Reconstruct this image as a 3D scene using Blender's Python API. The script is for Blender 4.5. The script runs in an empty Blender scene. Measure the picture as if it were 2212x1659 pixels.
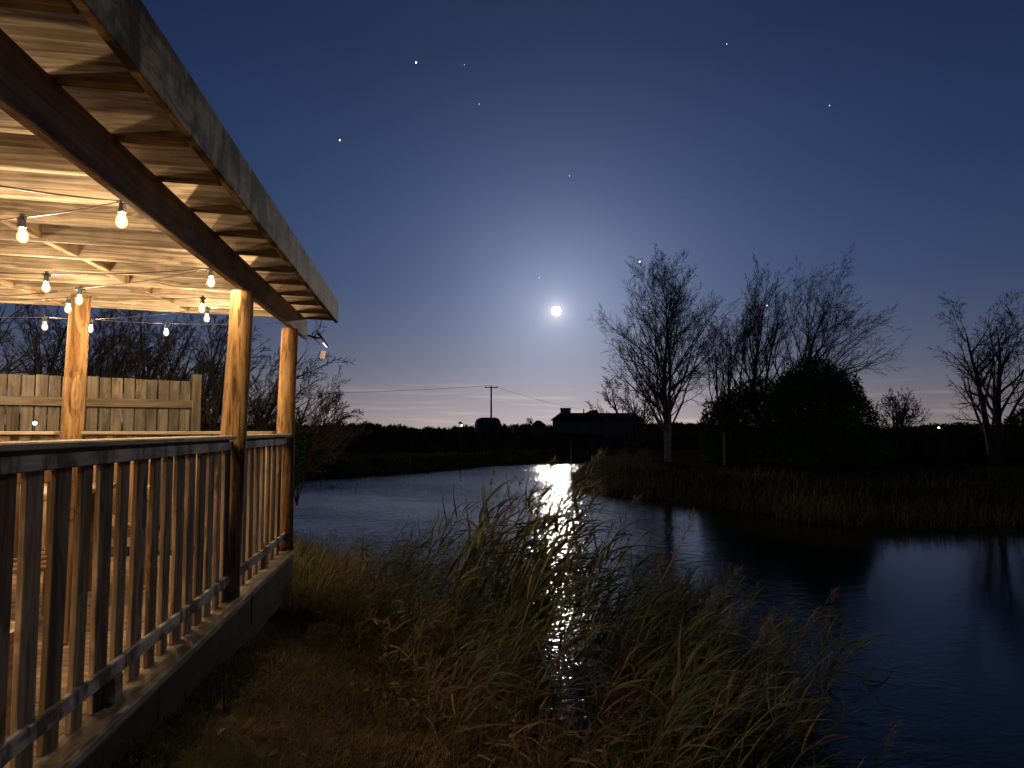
import bpy, bmesh, math, random
import numpy as np
from mathutils import Matrix, Vector

random.seed(4)
RNG = np.random.default_rng(11)
SC = bpy.context.scene
COL = SC.collection
# All heights are measured from the eye of the standing viewer (z = 0).
WATER = -1.95          # pond surface
DECK = -1.10           # deck floor
# ------------------------------------------------------------------ camera
PITCH, YAW = math.radians(3.83), math.radians(7.5)
fw = Vector((math.sin(YAW) * math.cos(PITCH), math.cos(YAW) * math.cos(PITCH), math.sin(PITCH)))
rt = Vector((math.cos(YAW), -math.sin(YAW), 0))
up = rt.cross(fw)
cam = bpy.data.cameras.new('camera')
cam.sensor_width = 36
cam.lens = 36 * 1470 / 2212
cam.clip_start, cam.clip_end = 0.05, 12000
co = bpy.data.objects.new('camera', cam)
COL.objects.link(co)
co.matrix_world = Matrix(((rt.x, up.x, -fw.x, 0), (rt.y, up.y, -fw.y, 0), (rt.z, up.z, -fw.z, 0), (0, 0, 0, 1)))
SC.camera = co
SC.render.engine = 'CYCLES'
SC.cycles.use_denoising = True
SC.cycles.max_bounces = 8
SC.cycles.transparent_max_bounces = 24
SC.cycles.sample_clamp_indirect = 6
SC.cycles.caustics_reflective = False
SC.cycles.caustics_refractive = False
SC.view_settings.view_transform = 'Standard'
SC.view_settings.look = 'None'
SC.view_settings.exposure = 0.0
SC.view_settings.gamma = 1.0
SC.view_settings.use_curve_mapping = False

# moon direction: 11.3 degrees right of the deck axis, 10 degrees up
MAZ, MEL = math.radians(11.25), math.radians(9.92)
MOON = Vector((math.sin(MAZ) * math.cos(MEL), math.cos(MAZ) * math.cos(MEL), math.sin(MEL)))
MOON_RADIANCE = 4200
BULB_RADIANCE = 2450


class NT:
    """short hand for building node trees"""
    def __init__(s, tree):
        s.t = tree; s.n = tree.nodes; s.l = tree.links
    def add(s, kind, **kw):
        n = s.n.new(kind)
        for k, v in kw.items():
            if k.startswith('i_'):
                n.inputs[k[2:]].default_value = v
            else:
                setattr(n, k, v)
        return n
    def math(s, op, a, b=None, clamp=False):
        n = s.n.new('ShaderNodeMath'); n.operation = op; n.use_clamp = clamp
        for i, v in enumerate((a, b)):
            if v is None: continue
            if isinstance(v, (int, float)): n.inputs[i].default_value = v
            else: s.l.new(v, n.inputs[i])
        return n.outputs[0]
    def vmath(s, op, a, b=None):
        n = s.n.new('ShaderNodeVectorMath'); n.operation = op
        for i, v in enumerate((a, b)):
            if v is None: continue
            if isinstance(v, (tuple, list, Vector)): n.inputs[i].default_value = v
            else: s.l.new(v, n.inputs[i])
        return n.outputs['Value'] if op in ('DOT_PRODUCT', 'LENGTH') else n.outputs[0]
    def ramp(s, fac, stops, interp='LINEAR'):
        n = s.n.new('ShaderNodeValToRGB'); r = n.color_ramp; r.interpolation = interp
        while len(r.elements) < len(stops): r.elements.new(0.5)
        for e, (p, c) in zip(r.elements, stops):
            e.position = p; e.color = (c[0], c[1], c[2], 1) if not isinstance(c, (int, float)) else (c, c, c, 1)
        s.l.new(fac, n.inputs[0]); return n.outputs[0]
    def mix(s, fac, a, b, mode='MIX'):
        n = s.n.new('ShaderNodeMix'); n.data_type = 'RGBA'; n.blend_type = mode
        for sock, v in ((n.inputs[0], fac), (n.inputs[6], a), (n.inputs[7], b)):
            if isinstance(v, (int, float)): sock.default_value = v
            elif isinstance(v, tuple): sock.default_value = (v[0], v[1], v[2], 1)
            else: s.l.new(v, sock)
        return n.outputs[2]
    def noise(s, vec, scale, detail=4, rough=0.55, dist=0.0):
        n = s.n.new('ShaderNodeTexNoise')
        n.inputs['Scale'].default_value = scale; n.inputs['Detail'].default_value = detail
        n.inputs['Roughness'].default_value = rough; n.inputs['Distortion'].default_value = dist
        if vec is not None: s.l.new(vec, n.inputs['Vector'])
        return n.outputs[0]


# ------------------------------------------------------------------ night sky lit by the moon
world = bpy.data.worlds.new('World')
SC.world = world
world.use_nodes = True
w = NT(world.node_tree); w.n.clear()
tc = w.add('ShaderNodeTexCoord')
dirv = w.vmath('NORMALIZE', tc.outputs['Generated'])
sep = w.add('ShaderNodeSeparateXYZ'); w.l.new(dirv, sep.inputs[0])
elev = sep.outputs['Z']
base = w.ramp(w.math('MAXIMUM', elev, 0.0), [
    (0.0, (.195, .162, .165)), (.035, (.140, .132, .160)), (.10, (.072, .095, .170)), (.20, (.036, .066, .156)),
    (.34, (.0180, .042, .120)), (.50, (.0100, .0240, .080)), (.75, (.006, .013, .042))])
ang = w.math('MULTIPLY', w.math('ARCCOSINE', w.vmath('DOT_PRODUCT', dirv, tuple(MOON))), 180 / math.pi)
h_wide = w.math('EXPONENT', w.math('DIVIDE', ang, -5.5))
h_tight = w.math('EXPONENT', w.math('DIVIDE', ang, -.55))
h_low = w.math('EXPONENT', w.math('SUBTRACT', w.math('DIVIDE', ang, -18.0), w.math('MULTIPLY', w.math('MAXIMUM', elev, 0.0), 15.0)))
h_far = w.math('EXPONENT', w.math('DIVIDE', ang, -17.0))
def scaled(colr, fac):
    n = w.add('ShaderNodeVectorMath', operation='SCALE'); n.inputs[0].default_value = colr
    w.l.new(fac, n.inputs['Scale']); return n.outputs[0]
halo = w.vmath('ADD', scaled((.27, .295, .355), h_wide), scaled((.75, .66, .60), h_tight))
halo = w.vmath('ADD', halo, scaled((.036, .047, .070), h_far))
halo = w.vmath('ADD', halo, scaled((.50, .37, .31), h_low))
# thin streaks of cloud low over the fields
sx = w.math('DIVIDE', sep.outputs['X'], w.math('MAXIMUM', sep.outputs['Y'], 0.05))
cv = w.add('ShaderNodeCombineXYZ')
w.l.new(w.math('MULTIPLY', sx, 5.5), cv.inputs[0]); w.l.new(w.math('MULTIPLY', elev, 120.0), cv.inputs[1])
cn = w.noise(cv.outputs[0], 1.0, 4, 0.5)
cm = w.ramp(cn, [(.50, 0.0), (.68, 1.0)])
band = w.ramp(elev, [(.0, .35), (.012, 1.0), (.05, .55), (.075, 0.0)])
cloud = w.math('MULTIPLY', w.math('MULTIPLY', cm, band), w.math('ADD', w.math('MULTIPLY', h_far, 0.9), 0.12))
nb = w.add('ShaderNodeVectorMath', operation='SCALE'); w.l.new(base, nb.inputs[0])
w.l.new(w.math('ADD', w.math('MULTIPLY', w.math('EXPONENT', w.math('DIVIDE', ang, -30.0)), .70), .56), nb.inputs['Scale'])
sky = w.vmath('ADD', nb.outputs[0], halo)
sky = w.vmath('ADD', sky, scaled((.30, .23, .20), cloud))
# very soft unevenness of the air
soft = w.math('ADD', w.math('MULTIPLY', w.noise(dirv, 2.2, 3, .5), 0.24), 0.88)
n = w.add('ShaderNodeVectorMath', operation='SCALE'); w.l.new(sky, n.inputs[0]); w.l.new(soft, n.inputs['Scale'])
bg = w.add('ShaderNodeBackground'); w.l.new(n.outputs[0], bg.inputs['Color']); bg.inputs['Strength'].default_value = 1.0
out = w.add('ShaderNodeOutputWorld'); w.l.new(bg.outputs[0], out.inputs[0])


# ------------------------------------------------------------------ materials
def material(name):
    m = bpy.data.materials.new(name); m.use_nodes = True
    t = NT(m.node_tree); t.n.clear()
    o = t.add('ShaderNodeOutputMaterial'); b = t.add('ShaderNodeBsdfPrincipled')
    t.l.new(b.outputs[0], o.inputs[0])
    return m, t, b, o


def wood(name, dark, light, axis='x', grey=(.17, .16, .14), weather=0.2, stains=0.0, knots=1.0, rough=.75, fine=26.0, bump=.35, moss=0.0, spec=.04, crack=0.0):
    m, t, b, o = material(name)
    tc = t.add('ShaderNodeTexCoord'); oi = t.add('ShaderNodeObjectInfo')
    off = t.add('ShaderNodeCombineXYZ')
    for i, k in enumerate((37.0, 91.0, 53.0)):
        t.l.new(t.math('MULTIPLY', oi.outputs['Random'], k), off.inputs[i])
    co = t.vmath('ADD', tc.outputs['Object'], off.outputs[0])
    along = {'x': (1.3, fine, fine), 'y': (fine, 1.3, fine), 'z': (fine, fine, 1.3)}[axis]
    kn = {'x': (2.2, 9, 9), 'y': (9, 2.2, 9), 'z': (9, 9, 2.2)}[axis]
    # knots bend the grain round them
    v = t.add('ShaderNodeTexVoronoi'); v.inputs['Scale'].default_value = 1.0
    t.l.new(t.vmath('MULTIPLY', co, kn), v.inputs['Vector'])
    kd = v.outputs['Distance']
    swirl = t.math('MULTIPLY', t.ramp(kd, [(0.0, 1.0), (.5, 0.0)]), 0.9 * knots)
    gv = t.vmath('MULTIPLY', co, along)
    sh = t.add('ShaderNodeCombineXYZ')
    for i in range(3): t.l.new(swirl, sh.inputs[i])
    gv2 = t.vmath('ADD', gv, sh.outputs[0])
    g1 = t.noise(gv2, 1.0, 5, .6, .6)
    g2 = t.noise(t.vmath('MULTIPLY', gv2, (2.6, 2.6, 2.6)), 1.0, 3, .6)
    g = t.math('ADD', t.math('MULTIPLY', g1, .80), t.math('MULTIPLY', g2, .20))
    colr = t.ramp(g, [(.36, tuple(c * .72 for c in dark)), (.44, dark), (.52, tuple((a + c) / 2 for a, c in zip(dark, light))), (.62, light)])
    tint = t.math('ADD', t.math('MULTIPLY', oi.outputs['Random'], .55), .70)
    s = t.add('ShaderNodeVectorMath', operation='SCALE'); t.l.new(colr, s.inputs[0]); t.l.new(tint, s.inputs['Scale'])
    colr = s.outputs[0]
    blot = t.noise(co, 3.0, 4, .6)
    colr = t.mix(t.math('MULTIPLY', t.ramp(blot, [(.38, 0.0), (.66, 1.0)]), weather), colr, grey)
    knot = t.math('MULTIPLY', t.ramp(kd, [(.06, 1.0), (.17, 0.0)]), .75 * min(1, knots))
    colr = t.mix(knot, colr, tuple(c * .38 for c in dark))
    if stains:
        sc = {'x': (5, 2.0, 2.0), 'y': (2.0, 5, 2.6), 'z': (5, 5, 2.0)}[axis]
        st = t.noise(t.vmath('MULTIPLY', co, sc), 1.0, 5, .62, .4)
        colr = t.mix(t.math('MULTIPLY', t.ramp(st, [(.43, 0.0), (.56, 1.0)]), stains), colr, (.030, .027, .022))
    if moss:
        st = t.noise(co, 7.0, 5, .7, .3)
        colr = t.mix(t.math('MULTIPLY', t.ramp(st, [(.45, 0.0), (.68, 1.0)]), moss), colr, (.085, .085, .028))
    hgt = t.math('SUBTRACT', g, t.math('MULTIPLY', knot, .4))
    if crack:
        cs = {'x': (1.6, 30, 30), 'y': (30, 1.6, 30), 'z': (46, 46, 1.0)}[axis]
        cr = t.math('MULTIPLY', t.ramp(t.noise(t.vmath('MULTIPLY', co, cs), 1.0, 3, .6, .8), [(.54, 0.0), (.60, 1.0)]), t.ramp(t.noise(co, 5.0, 2, .5), [(.40, 0.0), (.50, crack)]))
        colr = t.mix(cr, colr, (.035, .018, .008)); hgt = t.math('SUBTRACT', hgt, t.math('MULTIPLY', cr, 1.2))
    t.l.new(colr, b.inputs['Base Color'])
    b.inputs['Roughness'].default_value = rough
    b.inputs['Specular IOR Level'].default_value = spec
    bp = t.add('ShaderNodeBump'); bp.inputs['Strength'].default_value = bump; bp.inputs['Distance'].default_value = .004
    t.l.new(hgt, bp.inputs['Height'])
    t.l.new(bp.outputs[0], b.inputs['Normal'])
    return m


def plain(name, colr, rough=.6, metal=0.0, vary=0.25, scale=6.0, bump=0.0):
    m, t, b, o = material(name)
    tc = t.add('ShaderNodeTexCoord')
    nz = t.noise(tc.outputs['Object'], scale, 5, .6)
    t.l.new(t.ramp(nz, [(.3, tuple(c * (1 - vary) for c in colr)), (.7, tuple(min(1, c * (1 + vary)) for c in colr))]), b.inputs['Base Color'])
    b.inputs['Roughness'].default_value = rough; b.inputs['Metallic'].default_value = metal
    if bump:
        bp = t.add('ShaderNodeBump'); bp.inputs['Strength'].default_value = bump; bp.inputs['Distance'].default_value = .02
        t.l.new(nz, bp.inputs['Height']); t.l.new(bp.outputs[0], b.inputs['Normal'])
    return m


def glow(name, colr, strength, sample=True):
    m = bpy.data.materials.new(name); m.use_nodes = True
    t = NT(m.node_tree); t.n.clear()
    o = t.add('ShaderNodeOutputMaterial'); e = t.add('ShaderNodeEmission')
    e.inputs['Color'].default_value = (*colr, 1); e.inputs['Strength'].default_value = strength
    t.l.new(e.outputs[0], o.inputs[0])
    m.cycles.emission_sampling = 'FRONT' if sample else 'NONE'
    return m


def blades_mat(name, stops, rough=.85, trans=.2, spec=.08):
    """leaves and blades: colour picked per blade from the attribute rnd"""
    m, t, b, o = material(name)
    a = t.add('ShaderNodeAttribute'); a.attribute_name = 'rnd'
    t.l.new(t.ramp(a.outputs['Fac'], stops), b.inputs['Base Color'])
    b.inputs['Roughness'].default_value = rough
    b.inputs['Specular IOR Level'].default_value = spec
    if trans:
        tr = t.add('ShaderNodeBsdfTranslucent'); t.l.new(t.ramp(a.outputs['Fac'], stops), tr.inputs['Color'])
        mx = t.add('ShaderNodeMixShader'); mx.inputs[0].default_value = trans
        t.l.new(b.outputs[0], mx.inputs[1]); t.l.new(tr.outputs[0], mx.inputs[2]); t.l.new(mx.outputs[0], o.inputs[0])
    return m


M = {}
M['joist'] = wood('joist_timber', (.16, .112, .068), (.38, .295, .20), 'x', weather=.25, grey=(.24, .20, .15), knots=.85, fine=42, stains=.16, bump=.6)
M['noggin'] = wood('noggin_timber', (.20, .12, .06), (.38, .26, .14), 'y', weather=.1)
M['beam'] = wood('beam_timber', (.46, .33, .22), (.70, .54, .39), 'y', weather=.2, stains=.2, grey=(.45, .38, .30))
M['fascia'] = wood('fascia_timber', (.20, .14, .075), (.66, .50, .31), 'y', grey=(.56, .46, .32), weather=.4, stains=.9, moss=.2, bump=1.0, fine=14)
M['post'] = wood('round_post_timber', (.18, .085, .028), (.41, .235, .092), 'z', weather=.15, knots=1.2, fine=13, bump=1.0, moss=.15, crack=.7)
M['cap'] = wood('cap_rail_timber', (.40, .31, .20), (.62, .50, .36), 'y', weather=.2, stains=.15)
M['cap_x'] = wood('cap_rail_timber_across', (.40, .29, .18), (.60, .46, .30), 'x', weather=.2, stains=.1)
M['apron'] = wood('apron_timber', (.42, .36, .27), (.70, .61, .48), 'y', grey=(.64, .57, .46), weather=.6, stains=.85, bump=.6)
M['apron_x'] = wood('apron_timber_across', (.22, .16, .10), (.40, .30, .19), 'x', weather=.2)
M['baluster'] = wood('baluster_timber', (.20, .13, .075), (.48, .325, .205), 'z', weather=.1, moss=.2, rough=1.0, fine=16)
M['deck'] = wood('deck_timber', (.24, .15, .075), (.43, .29, .155), 'x', weather=.25, stains=.2)
M['edge'] = wood('deck_edge_timber', (.24, .175, .10), (.46, .36, .22), 'y', weather=.3, stains=.35, moss=.35)
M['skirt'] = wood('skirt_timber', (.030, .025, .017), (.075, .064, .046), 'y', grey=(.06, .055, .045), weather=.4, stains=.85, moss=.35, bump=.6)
M['fence'] = wood('fence_timber', (.085, .064, .042), (.19, .148, .102), 'z', weather=.4, stains=.35, fine=15)
M['fence_rail'] = wood('fence_rail_timber', (.09, .065, .04), (.17, .125, .08), 'x', weather=.2)
M['furniture'] = wood('furniture_timber', (.22, .12, .055), (.40, .24, .12), 'z', weather=.1)
M['pole'] = wood('old_pole_timber', (.05, .04, .03), (.12, .10, .08), 'z', weather=.4)
M['bark'] = plain('bark', (.060, .048, .036), .85, vary=.5, scale=9, bump=.5)
M['birch'] = plain('pale_bark', (.20, .18, .15), .8, vary=.6, scale=5, bump=.4)
M['twig'] = plain('twig_bark', (.13, .10, .080), 1.0, vary=.3, scale=2)
M['black'] = plain('black_plastic', (.012, .012, .012), .45)
M['wire'] = plain('overhead_wire', (.010, .010, .012), 1.0)
M['wire'].node_tree.nodes['Principled BSDF'].inputs['Specular IOR Level'].default_value = 0
M['cable'] = plain('cable_rubber', (.030, .018, .012), .5)
M['paper'] = plain('pale_card', (.62, .50, .40), .7, vary=.08)
M['metal'] = plain('grey_metal', (.18, .18, .18), .4, .6)
M['tray'] = plain('pale_grey_table_top', (.36, .37, .32), .35, vary=.15)
M['wall'] = plain('rendered_wall', (.12, .10, .09), 1.0)
M['roof'] = plain('roof_tiles', (.055, .042, .036), 1.0, scale=3)
M['roof'].node_tree.nodes['Principled BSDF'].inputs['Specular IOR Level'].default_value = 0
M['shed'] = plain('sheet_metal', (.05, .05, .055), .6)
M['pane'] = plain('dark_glass', (.05, .05, .055), .25, vary=.05)
M['filament'] = glow('lamp_filament', (1.0, .75, .47), BULB_RADIANCE)
M['moon'] = glow('moon_surface', (1.0, .91, .80), MOON_RADIANCE)
M['star'] = glow('star_light', (.85, .90, 1.0), 4.0, False)
M['bright_star'] = glow('bright_star_light', (.92, .95, 1.0), 12.0, False)
M['white_lamp'] = glow('white_lamp_light', (.80, .92, 1.0), 6.0)
M['warm_lamp'] = glow('warm_lamp_light', (1.0, .70, .42), 12.0)
M['flood'] = glow('flood_light_lens', (.95, .95, 1.0), 9.0)

# lamp glass: mostly clear, faintly lit by its own filament
m = bpy.data.materials.new('lamp_glass'); m.use_nodes = True
t = NT(m.node_tree); t.n.clear()
o = t.add('ShaderNodeOutputMaterial'); tr = t.add('ShaderNodeBsdfTransparent'); gl = t.add('ShaderNodeBsdfGlossy')
em = t.add('ShaderNodeEmission'); em.inputs['Color'].default_value = (1, .72, .30, 1); em.inputs['Strength'].default_value = .55
gl.inputs['Roughness'].default_value = .05
m1 = t.add('ShaderNodeMixShader'); m1.inputs[0].default_value = .05
ad = t.add('ShaderNodeAddShader')
t.l.new(tr.outputs[0], m1.inputs[1]); t.l.new(gl.outputs[0], m1.inputs[2])
t.l.new(m1.outputs[0], ad.inputs[0]); t.l.new(em.outputs[0], ad.inputs[1]); t.l.new(ad.outputs[0], o.inputs[0])
m.cycles.emission_sampling = 'NONE'
M['glass'] = m

M['grass'] = blades_mat('meadow_grass', [(0, (.085, .115, .028)), (.35, (.14, .135, .045)), (.65, (.22, .14, .062)), (.88, (.29, .155, .075)), (1, (.36, .23, .12))])
M['sedge'] = blades_mat('bank_sedge', [(0, (.055, .080, .024)), (.45, (.11, .115, .042)), (.8, (.22, .155, .07)), (1, (.34, .225, .11))])
M['reed_leaf'] = blades_mat('reed_leaf', [(0, (.040, .062, .034)), (.5, (.066, .082, .042)), (.82, (.110, .098, .054)), (1, (.21, .15, .085))])
M['dead'] = blades_mat('dead_reed', [(0, (.06, .052, .026)), (.5, (.11, .078, .042)), (.8, (.165, .098, .056)), (1, (.25, .165, .10))])
M['reed_stem'] = blades_mat('reed_stem', [(0, (.075, .070, .025)), (.5, (.14, .10, .045)), (1, (.21, .145, .07))], trans=0)
M['plume'] = blades_mat('reed_plume', [(0, (.10, .075, .045)), (1, (.19, .14, .09))])
M['leaf'] = blades_mat('evergreen_leaf', [(0, (.040, .075, .022)), (.6, (.070, .125, .032)), (1, (.11, .16, .045))], trans=.1)
M['hedge'] = blades_mat('hedge_leaf', [(0, (.065, .050, .036)), (.6, (.10, .080, .055)), (1, (.14, .115, .070))], rough=1.0, trans=0, spec=0)

# ground: grass roots, mud and dead grass
m, t, b, o = material('meadow_ground')
geo = t.add('ShaderNodeNewGeometry')
n1 = t.noise(geo.outputs['Position'], .55, 5, .6); n2 = t.noise(geo.outputs['Position'], 7.0, 6, .65)
c1 = t.ramp(n1, [(.35, (.032, .036, .014)), (.55, (.072, .052, .028)), (.72, (.105, .070, .040))])
c2 = t.mix(t.math('MULTIPLY', t.ramp(n2, [(.4, 0.0), (.7, 1.0)]), .6), c1, (.030, .022, .012))
t.l.new(c2, b.inputs['Base Color']); b.inputs['Roughness'].default_value = 1.0; b.inputs['Specular IOR Level'].default_value = 0
bp = t.add('ShaderNodeBump'); bp.inputs['Strength'].default_value = .5; bp.inputs['Distance'].default_value = .02
t.l.new(n2, bp.inputs['Height']); t.l.new(bp.outputs[0], b.inputs['Normal'])
M['ground'] = m

# water
m, t, b, o = material('pond_water')
geo = t.add('ShaderNodeNewGeometry')
b.inputs['Base Color'].default_value = (.0035, .0045, .0045, 1)
b.inputs['IOR'].default_value = 1.33; b.inputs['Roughness'].default_value = .085
w1 = t.noise(t.vmath('MULTIPLY', geo.outputs['Position'], (3.0, 5.0, 1)), 1.0, 3, .55, .6)
w2 = t.noise(t.vmath('MULTIPLY', geo.outputs['Position'], (11.0, 17.0, 1)), 1.0, 2, .5, .3)
# the breeze roughens the water out in the open and leaves it calm near the left and right banks
br = t.ramp(t.noise(geo.outputs['Position'], .16, 3, .5), [(.40, .35), (.60, 1.1)])
px_ = t.add('ShaderNodeSeparateXYZ'); t.l.new(geo.outputs['Position'], px_.inputs[0])
lee = t.ramp(t.math('DIVIDE', t.math('SUBTRACT', px_.outputs['X'], t.math('MULTIPLY', px_.outputs['Y'], .20)), 10.0), [(.10, 1.0), (.34, .16)])
hgt = t.math('MULTIPLY', t.math('MULTIPLY', t.math('ADD', w1, t.math('MULTIPLY', w2, .36)), br), lee)
bp = t.add('ShaderNodeBump'); bp.inputs['Strength'].default_value = 1.0; bp.inputs['Distance'].default_value = .025
t.l.new(hgt, bp.inputs['Height']); t.l.new(bp.outputs[0], b.inputs['Normal'])
M['water'] = m


# ------------------------------------------------------------------ mesh helpers
def mesh_obj(name, verts, faces, mat, parent=None, rnd=None, smooth=False, loc=(0, 0, 0)):
    me = bpy.data.meshes.new(name)
    verts = np.asarray(verts, dtype=np.float32)
    if isinstance(faces, np.ndarray):
        faces = [faces]
    if faces and isinstance(faces[0], np.ndarray):
        k = [f.shape[1] for f in faces for _ in (0,)]
        tot = np.concatenate([np.full(len(f), f.shape[1], dtype=np.int32) for f in faces])
        idx = np.concatenate([f.astype(np.int32).ravel() for f in faces])
        me.vertices.add(len(verts)); me.vertices.foreach_set('co', verts.ravel())
        me.loops.add(len(idx)); me.loops.foreach_set('vertex_index', idx)
        me.polygons.add(len(tot))
        st = np.concatenate(([0], np.cumsum(tot)[:-1])).astype(np.int32)
        me.polygons.foreach_set('loop_start', st)
        me.update(calc_edges=True)
    else:
        me.from_pydata([tuple(v) for v in verts], [], faces); me.update()
    if smooth:
        me.polygons.foreach_set('use_smooth', np.ones(len(me.polygons), dtype=bool))
    if rnd is not None:
        at = me.attributes.new('rnd', 'FLOAT', 'POINT'); at.data.foreach_set('value', np.asarray(rnd, dtype=np.float32))
    me.materials.append(mat)
    return link(name, me, parent, loc)


def link(name, me, parent=None, loc=(0, 0, 0), rot=None, scale=None):
    ob = bpy.data.objects.new(name, me); COL.objects.link(ob)
    ob.location = loc
    if rot is not None: ob.rotation_euler = rot
    if scale is not None: ob.scale = scale
    if parent is not None: ob.parent = parent
    return ob


def thing(name, label, cat, loc=(0, 0, 0), group=None, rz=0.0):
    ob = bpy.data.objects.new(name, None); COL.objects.link(ob)
    ob.location = loc; ob.rotation_euler = (0, 0, rz); ob.empty_display_size = .2
    return tag(ob, label, cat, group)


def tag(ob, label=None, cat=None, group=None, kind=None):
    for k, v in (('label', label), ('category', cat), ('group', group), ('kind', kind)):
        if v: ob[k] = v
    return ob


def copy_tree(o, parent=None):
    c = o.copy(); COL.objects.link(c); c.parent = parent
    for ch in list(o.children): copy_tree(ch, c)
    return c


def board(name, size, mat, bev=.004, warp=0.0, seed=0):
    """mesh data of a sawn board, centred, with softened edges and a little warp"""
    bm = bmesh.new(); bmesh.ops.create_cube(bm, size=1)
    for v in bm.verts: v.co = Vector((v.co.x * size[0], v.co.y * size[1], v.co.z * size[2]))
    if bev: bmesh.ops.bevel(bm, geom=bm.edges[:], offset=bev, segments=1, affect='EDGES', profile=.5)
    me = bpy.data.meshes.new(name); bm.to_mesh(me); bm.free(); me.materials.append(mat)
    return me


def lathe(prof, k=12):
    """closed surface of revolution about z from [(r, z), ...]"""
    v, f = [], []
    n = len(prof)
    for r, z in prof:
        for i in range(k):
            a = 2 * math.pi * i / k; v.append((r * math.cos(a), r * math.sin(a), z))
    for j in range(n - 1):
        for i in range(k):
            f.append((j * k + i, j * k + (i + 1) % k, (j + 1) * k + (i + 1) % k, (j + 1) * k + i))
    f.append(tuple(range(k - 1, -1, -1))); f.append(tuple((n - 1) * k + i for i in range(k)))
    if prof[-1][1] < prof[0][1]: f = [tuple(reversed(q_)) for q_ in f]
    return v, f


def boxes(lst):
    """several axis-aligned boxes (x0,x1,y0,y1,z0,z1) that make up one part"""
    v, f = [], []
    for (a, b_, c, d, e, g) in lst:
        s = len(v)
        v += [(a, c, e), (b_, c, e), (b_, d, e), (a, d, e), (a, c, g), (b_, c, g), (b_, d, g), (a, d, g)]
        f += [(s, s + 3, s + 2, s + 1), (s + 4, s + 5, s + 6, s + 7), (s, s + 1, s + 5, s + 4), (s + 1, s + 2, s + 6, s + 5), (s + 2, s + 3, s + 7, s + 6), (s + 3, s, s + 4, s + 7)]
    return v, f


def tubes(P, R, k=3):
    """P (N,n,3) polylines, R (N,n) radii -> verts, quads"""
    N, n, _ = P.shape
    T = np.empty_like(P); T[:, 1:-1] = P[:, 2:] - P[:, :-2]; T[:, 0] = P[:, 1] - P[:, 0]; T[:, -1] = P[:, -1] - P[:, -2]
    T /= np.linalg.norm(T, axis=2, keepdims=True) + 1e-9
    ref = np.where(np.abs(T[..., 2:3]) > .9, np.array([1.0, 0, 0]), np.array([0, 0, 1.0]))
    A = np.cross(T, ref); A /= np.linalg.norm(A, axis=2, keepdims=True) + 1e-9
    B = np.cross(T, A)
    th = np.arange(k) * 2 * np.pi / k
    V = P[:, :, None, :] + R[:, :, None, None] * (np.cos(th)[None, None, :, None] * A[:, :, None, :] + np.sin(th)[None, None, :, None] * B[:, :, None, :])
    idx = np.arange(N * n * k).reshape(N, n, k)
    a = idx[:, :-1, :]; b_ = np.roll(idx, -1, axis=2)[:, :-1, :]; c = np.roll(idx, -1, axis=2)[:, 1:, :]; d = idx[:, 1:, :]
    return V.reshape(-1, 3), np.stack([a, b_, c, d], -1).reshape(-1, 4)


def blades(base, d0, length, width, droop, wind=(0, 0, 0), seg=3, rnd=None, flat=None, belly=False):
    """tapering blades: base (N,3), start direction d0 (N,3), length, width (N), droop (N); -> verts, faces, rnd per vertex"""
    N = len(base)
    p = base.copy(); d = d0 / (np.linalg.norm(d0, axis=1, keepdims=True) + 1e-9)
    step = (length / seg)[:, None]
    side = np.cross(d, np.array([0, 0, 1.0])) + 1e-4
    side /= np.linalg.norm(side, axis=1, keepdims=True)
    if flat is not None:
        tw = flat[:, None]; side = side * np.cos(tw) + np.cross(d, side) * np.sin(tw)
    V = np.empty((N, 2 * seg + 1, 3))
    for i in range(seg):
        if belly: wv = width * (.45, 1.0, .85, .5, .3)[min(i, 4)]
        else: wv = width * (1 - i / seg * .6)
        V[:, 2 * i] = p - side * (wv / 2)[:, None]; V[:, 2 * i + 1] = p + side * (wv / 2)[:, None]
        p = p + d * step
        d = d + np.array([0, 0, -1.0]) * droop[:, None] / seg + np.asarray(wind) / seg
        d /= np.linalg.norm(d, axis=1, keepdims=True)
    V[:, -1] = p
    s = np.arange(N)[:, None] * (2 * seg + 1)
    quads = np.concatenate([s + np.array([[2 * i, 2 * i + 1, 2 * i + 3, 2 * i + 2]]) for i in range(seg - 1)]) if seg > 1 else np.zeros((0, 4), int)
    tris = s + np.array([[2 * seg - 2, 2 * seg - 1, 2 * seg]])
    if rnd is None: rnd = RNG.random(N)
    return V.reshape(-1, 3), quads, tris, np.repeat(rnd, 2 * seg + 1)


class Pile:
    """collects vertex/face batches that make up one mesh"""
    def __init__(s): s.v = []; s.q = []; s.t = []; s.r = []; s.n = 0
    def add(s, v, q=None, t_=None, r=None):
        s.v.append(v)
        if q is not None and len(q): s.q.append(q + s.n)
        if t_ is not None and len(t_): s.t.append(t_ + s.n)
        s.r.append(r if r is not None else np.full(len(v), .5)); s.n += len(v)
    def build(s, name, mat, parent=None, smooth=False):
        f = []
        if s.q: f.append(np.concatenate(s.q))
        if s.t: f.append(np.concatenate(s.t))
        return mesh_obj(name, np.concatenate(s.v), f, mat, parent, np.concatenate(s.r), smooth)


def at(px, y):
    """x of the vertical line seen at column px of the photo (2212 wide), standing at distance y along the deck axis"""
    a = math.atan((px - 1106) / 1470.0) + YAW
    return math.tan(a) * y
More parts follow.
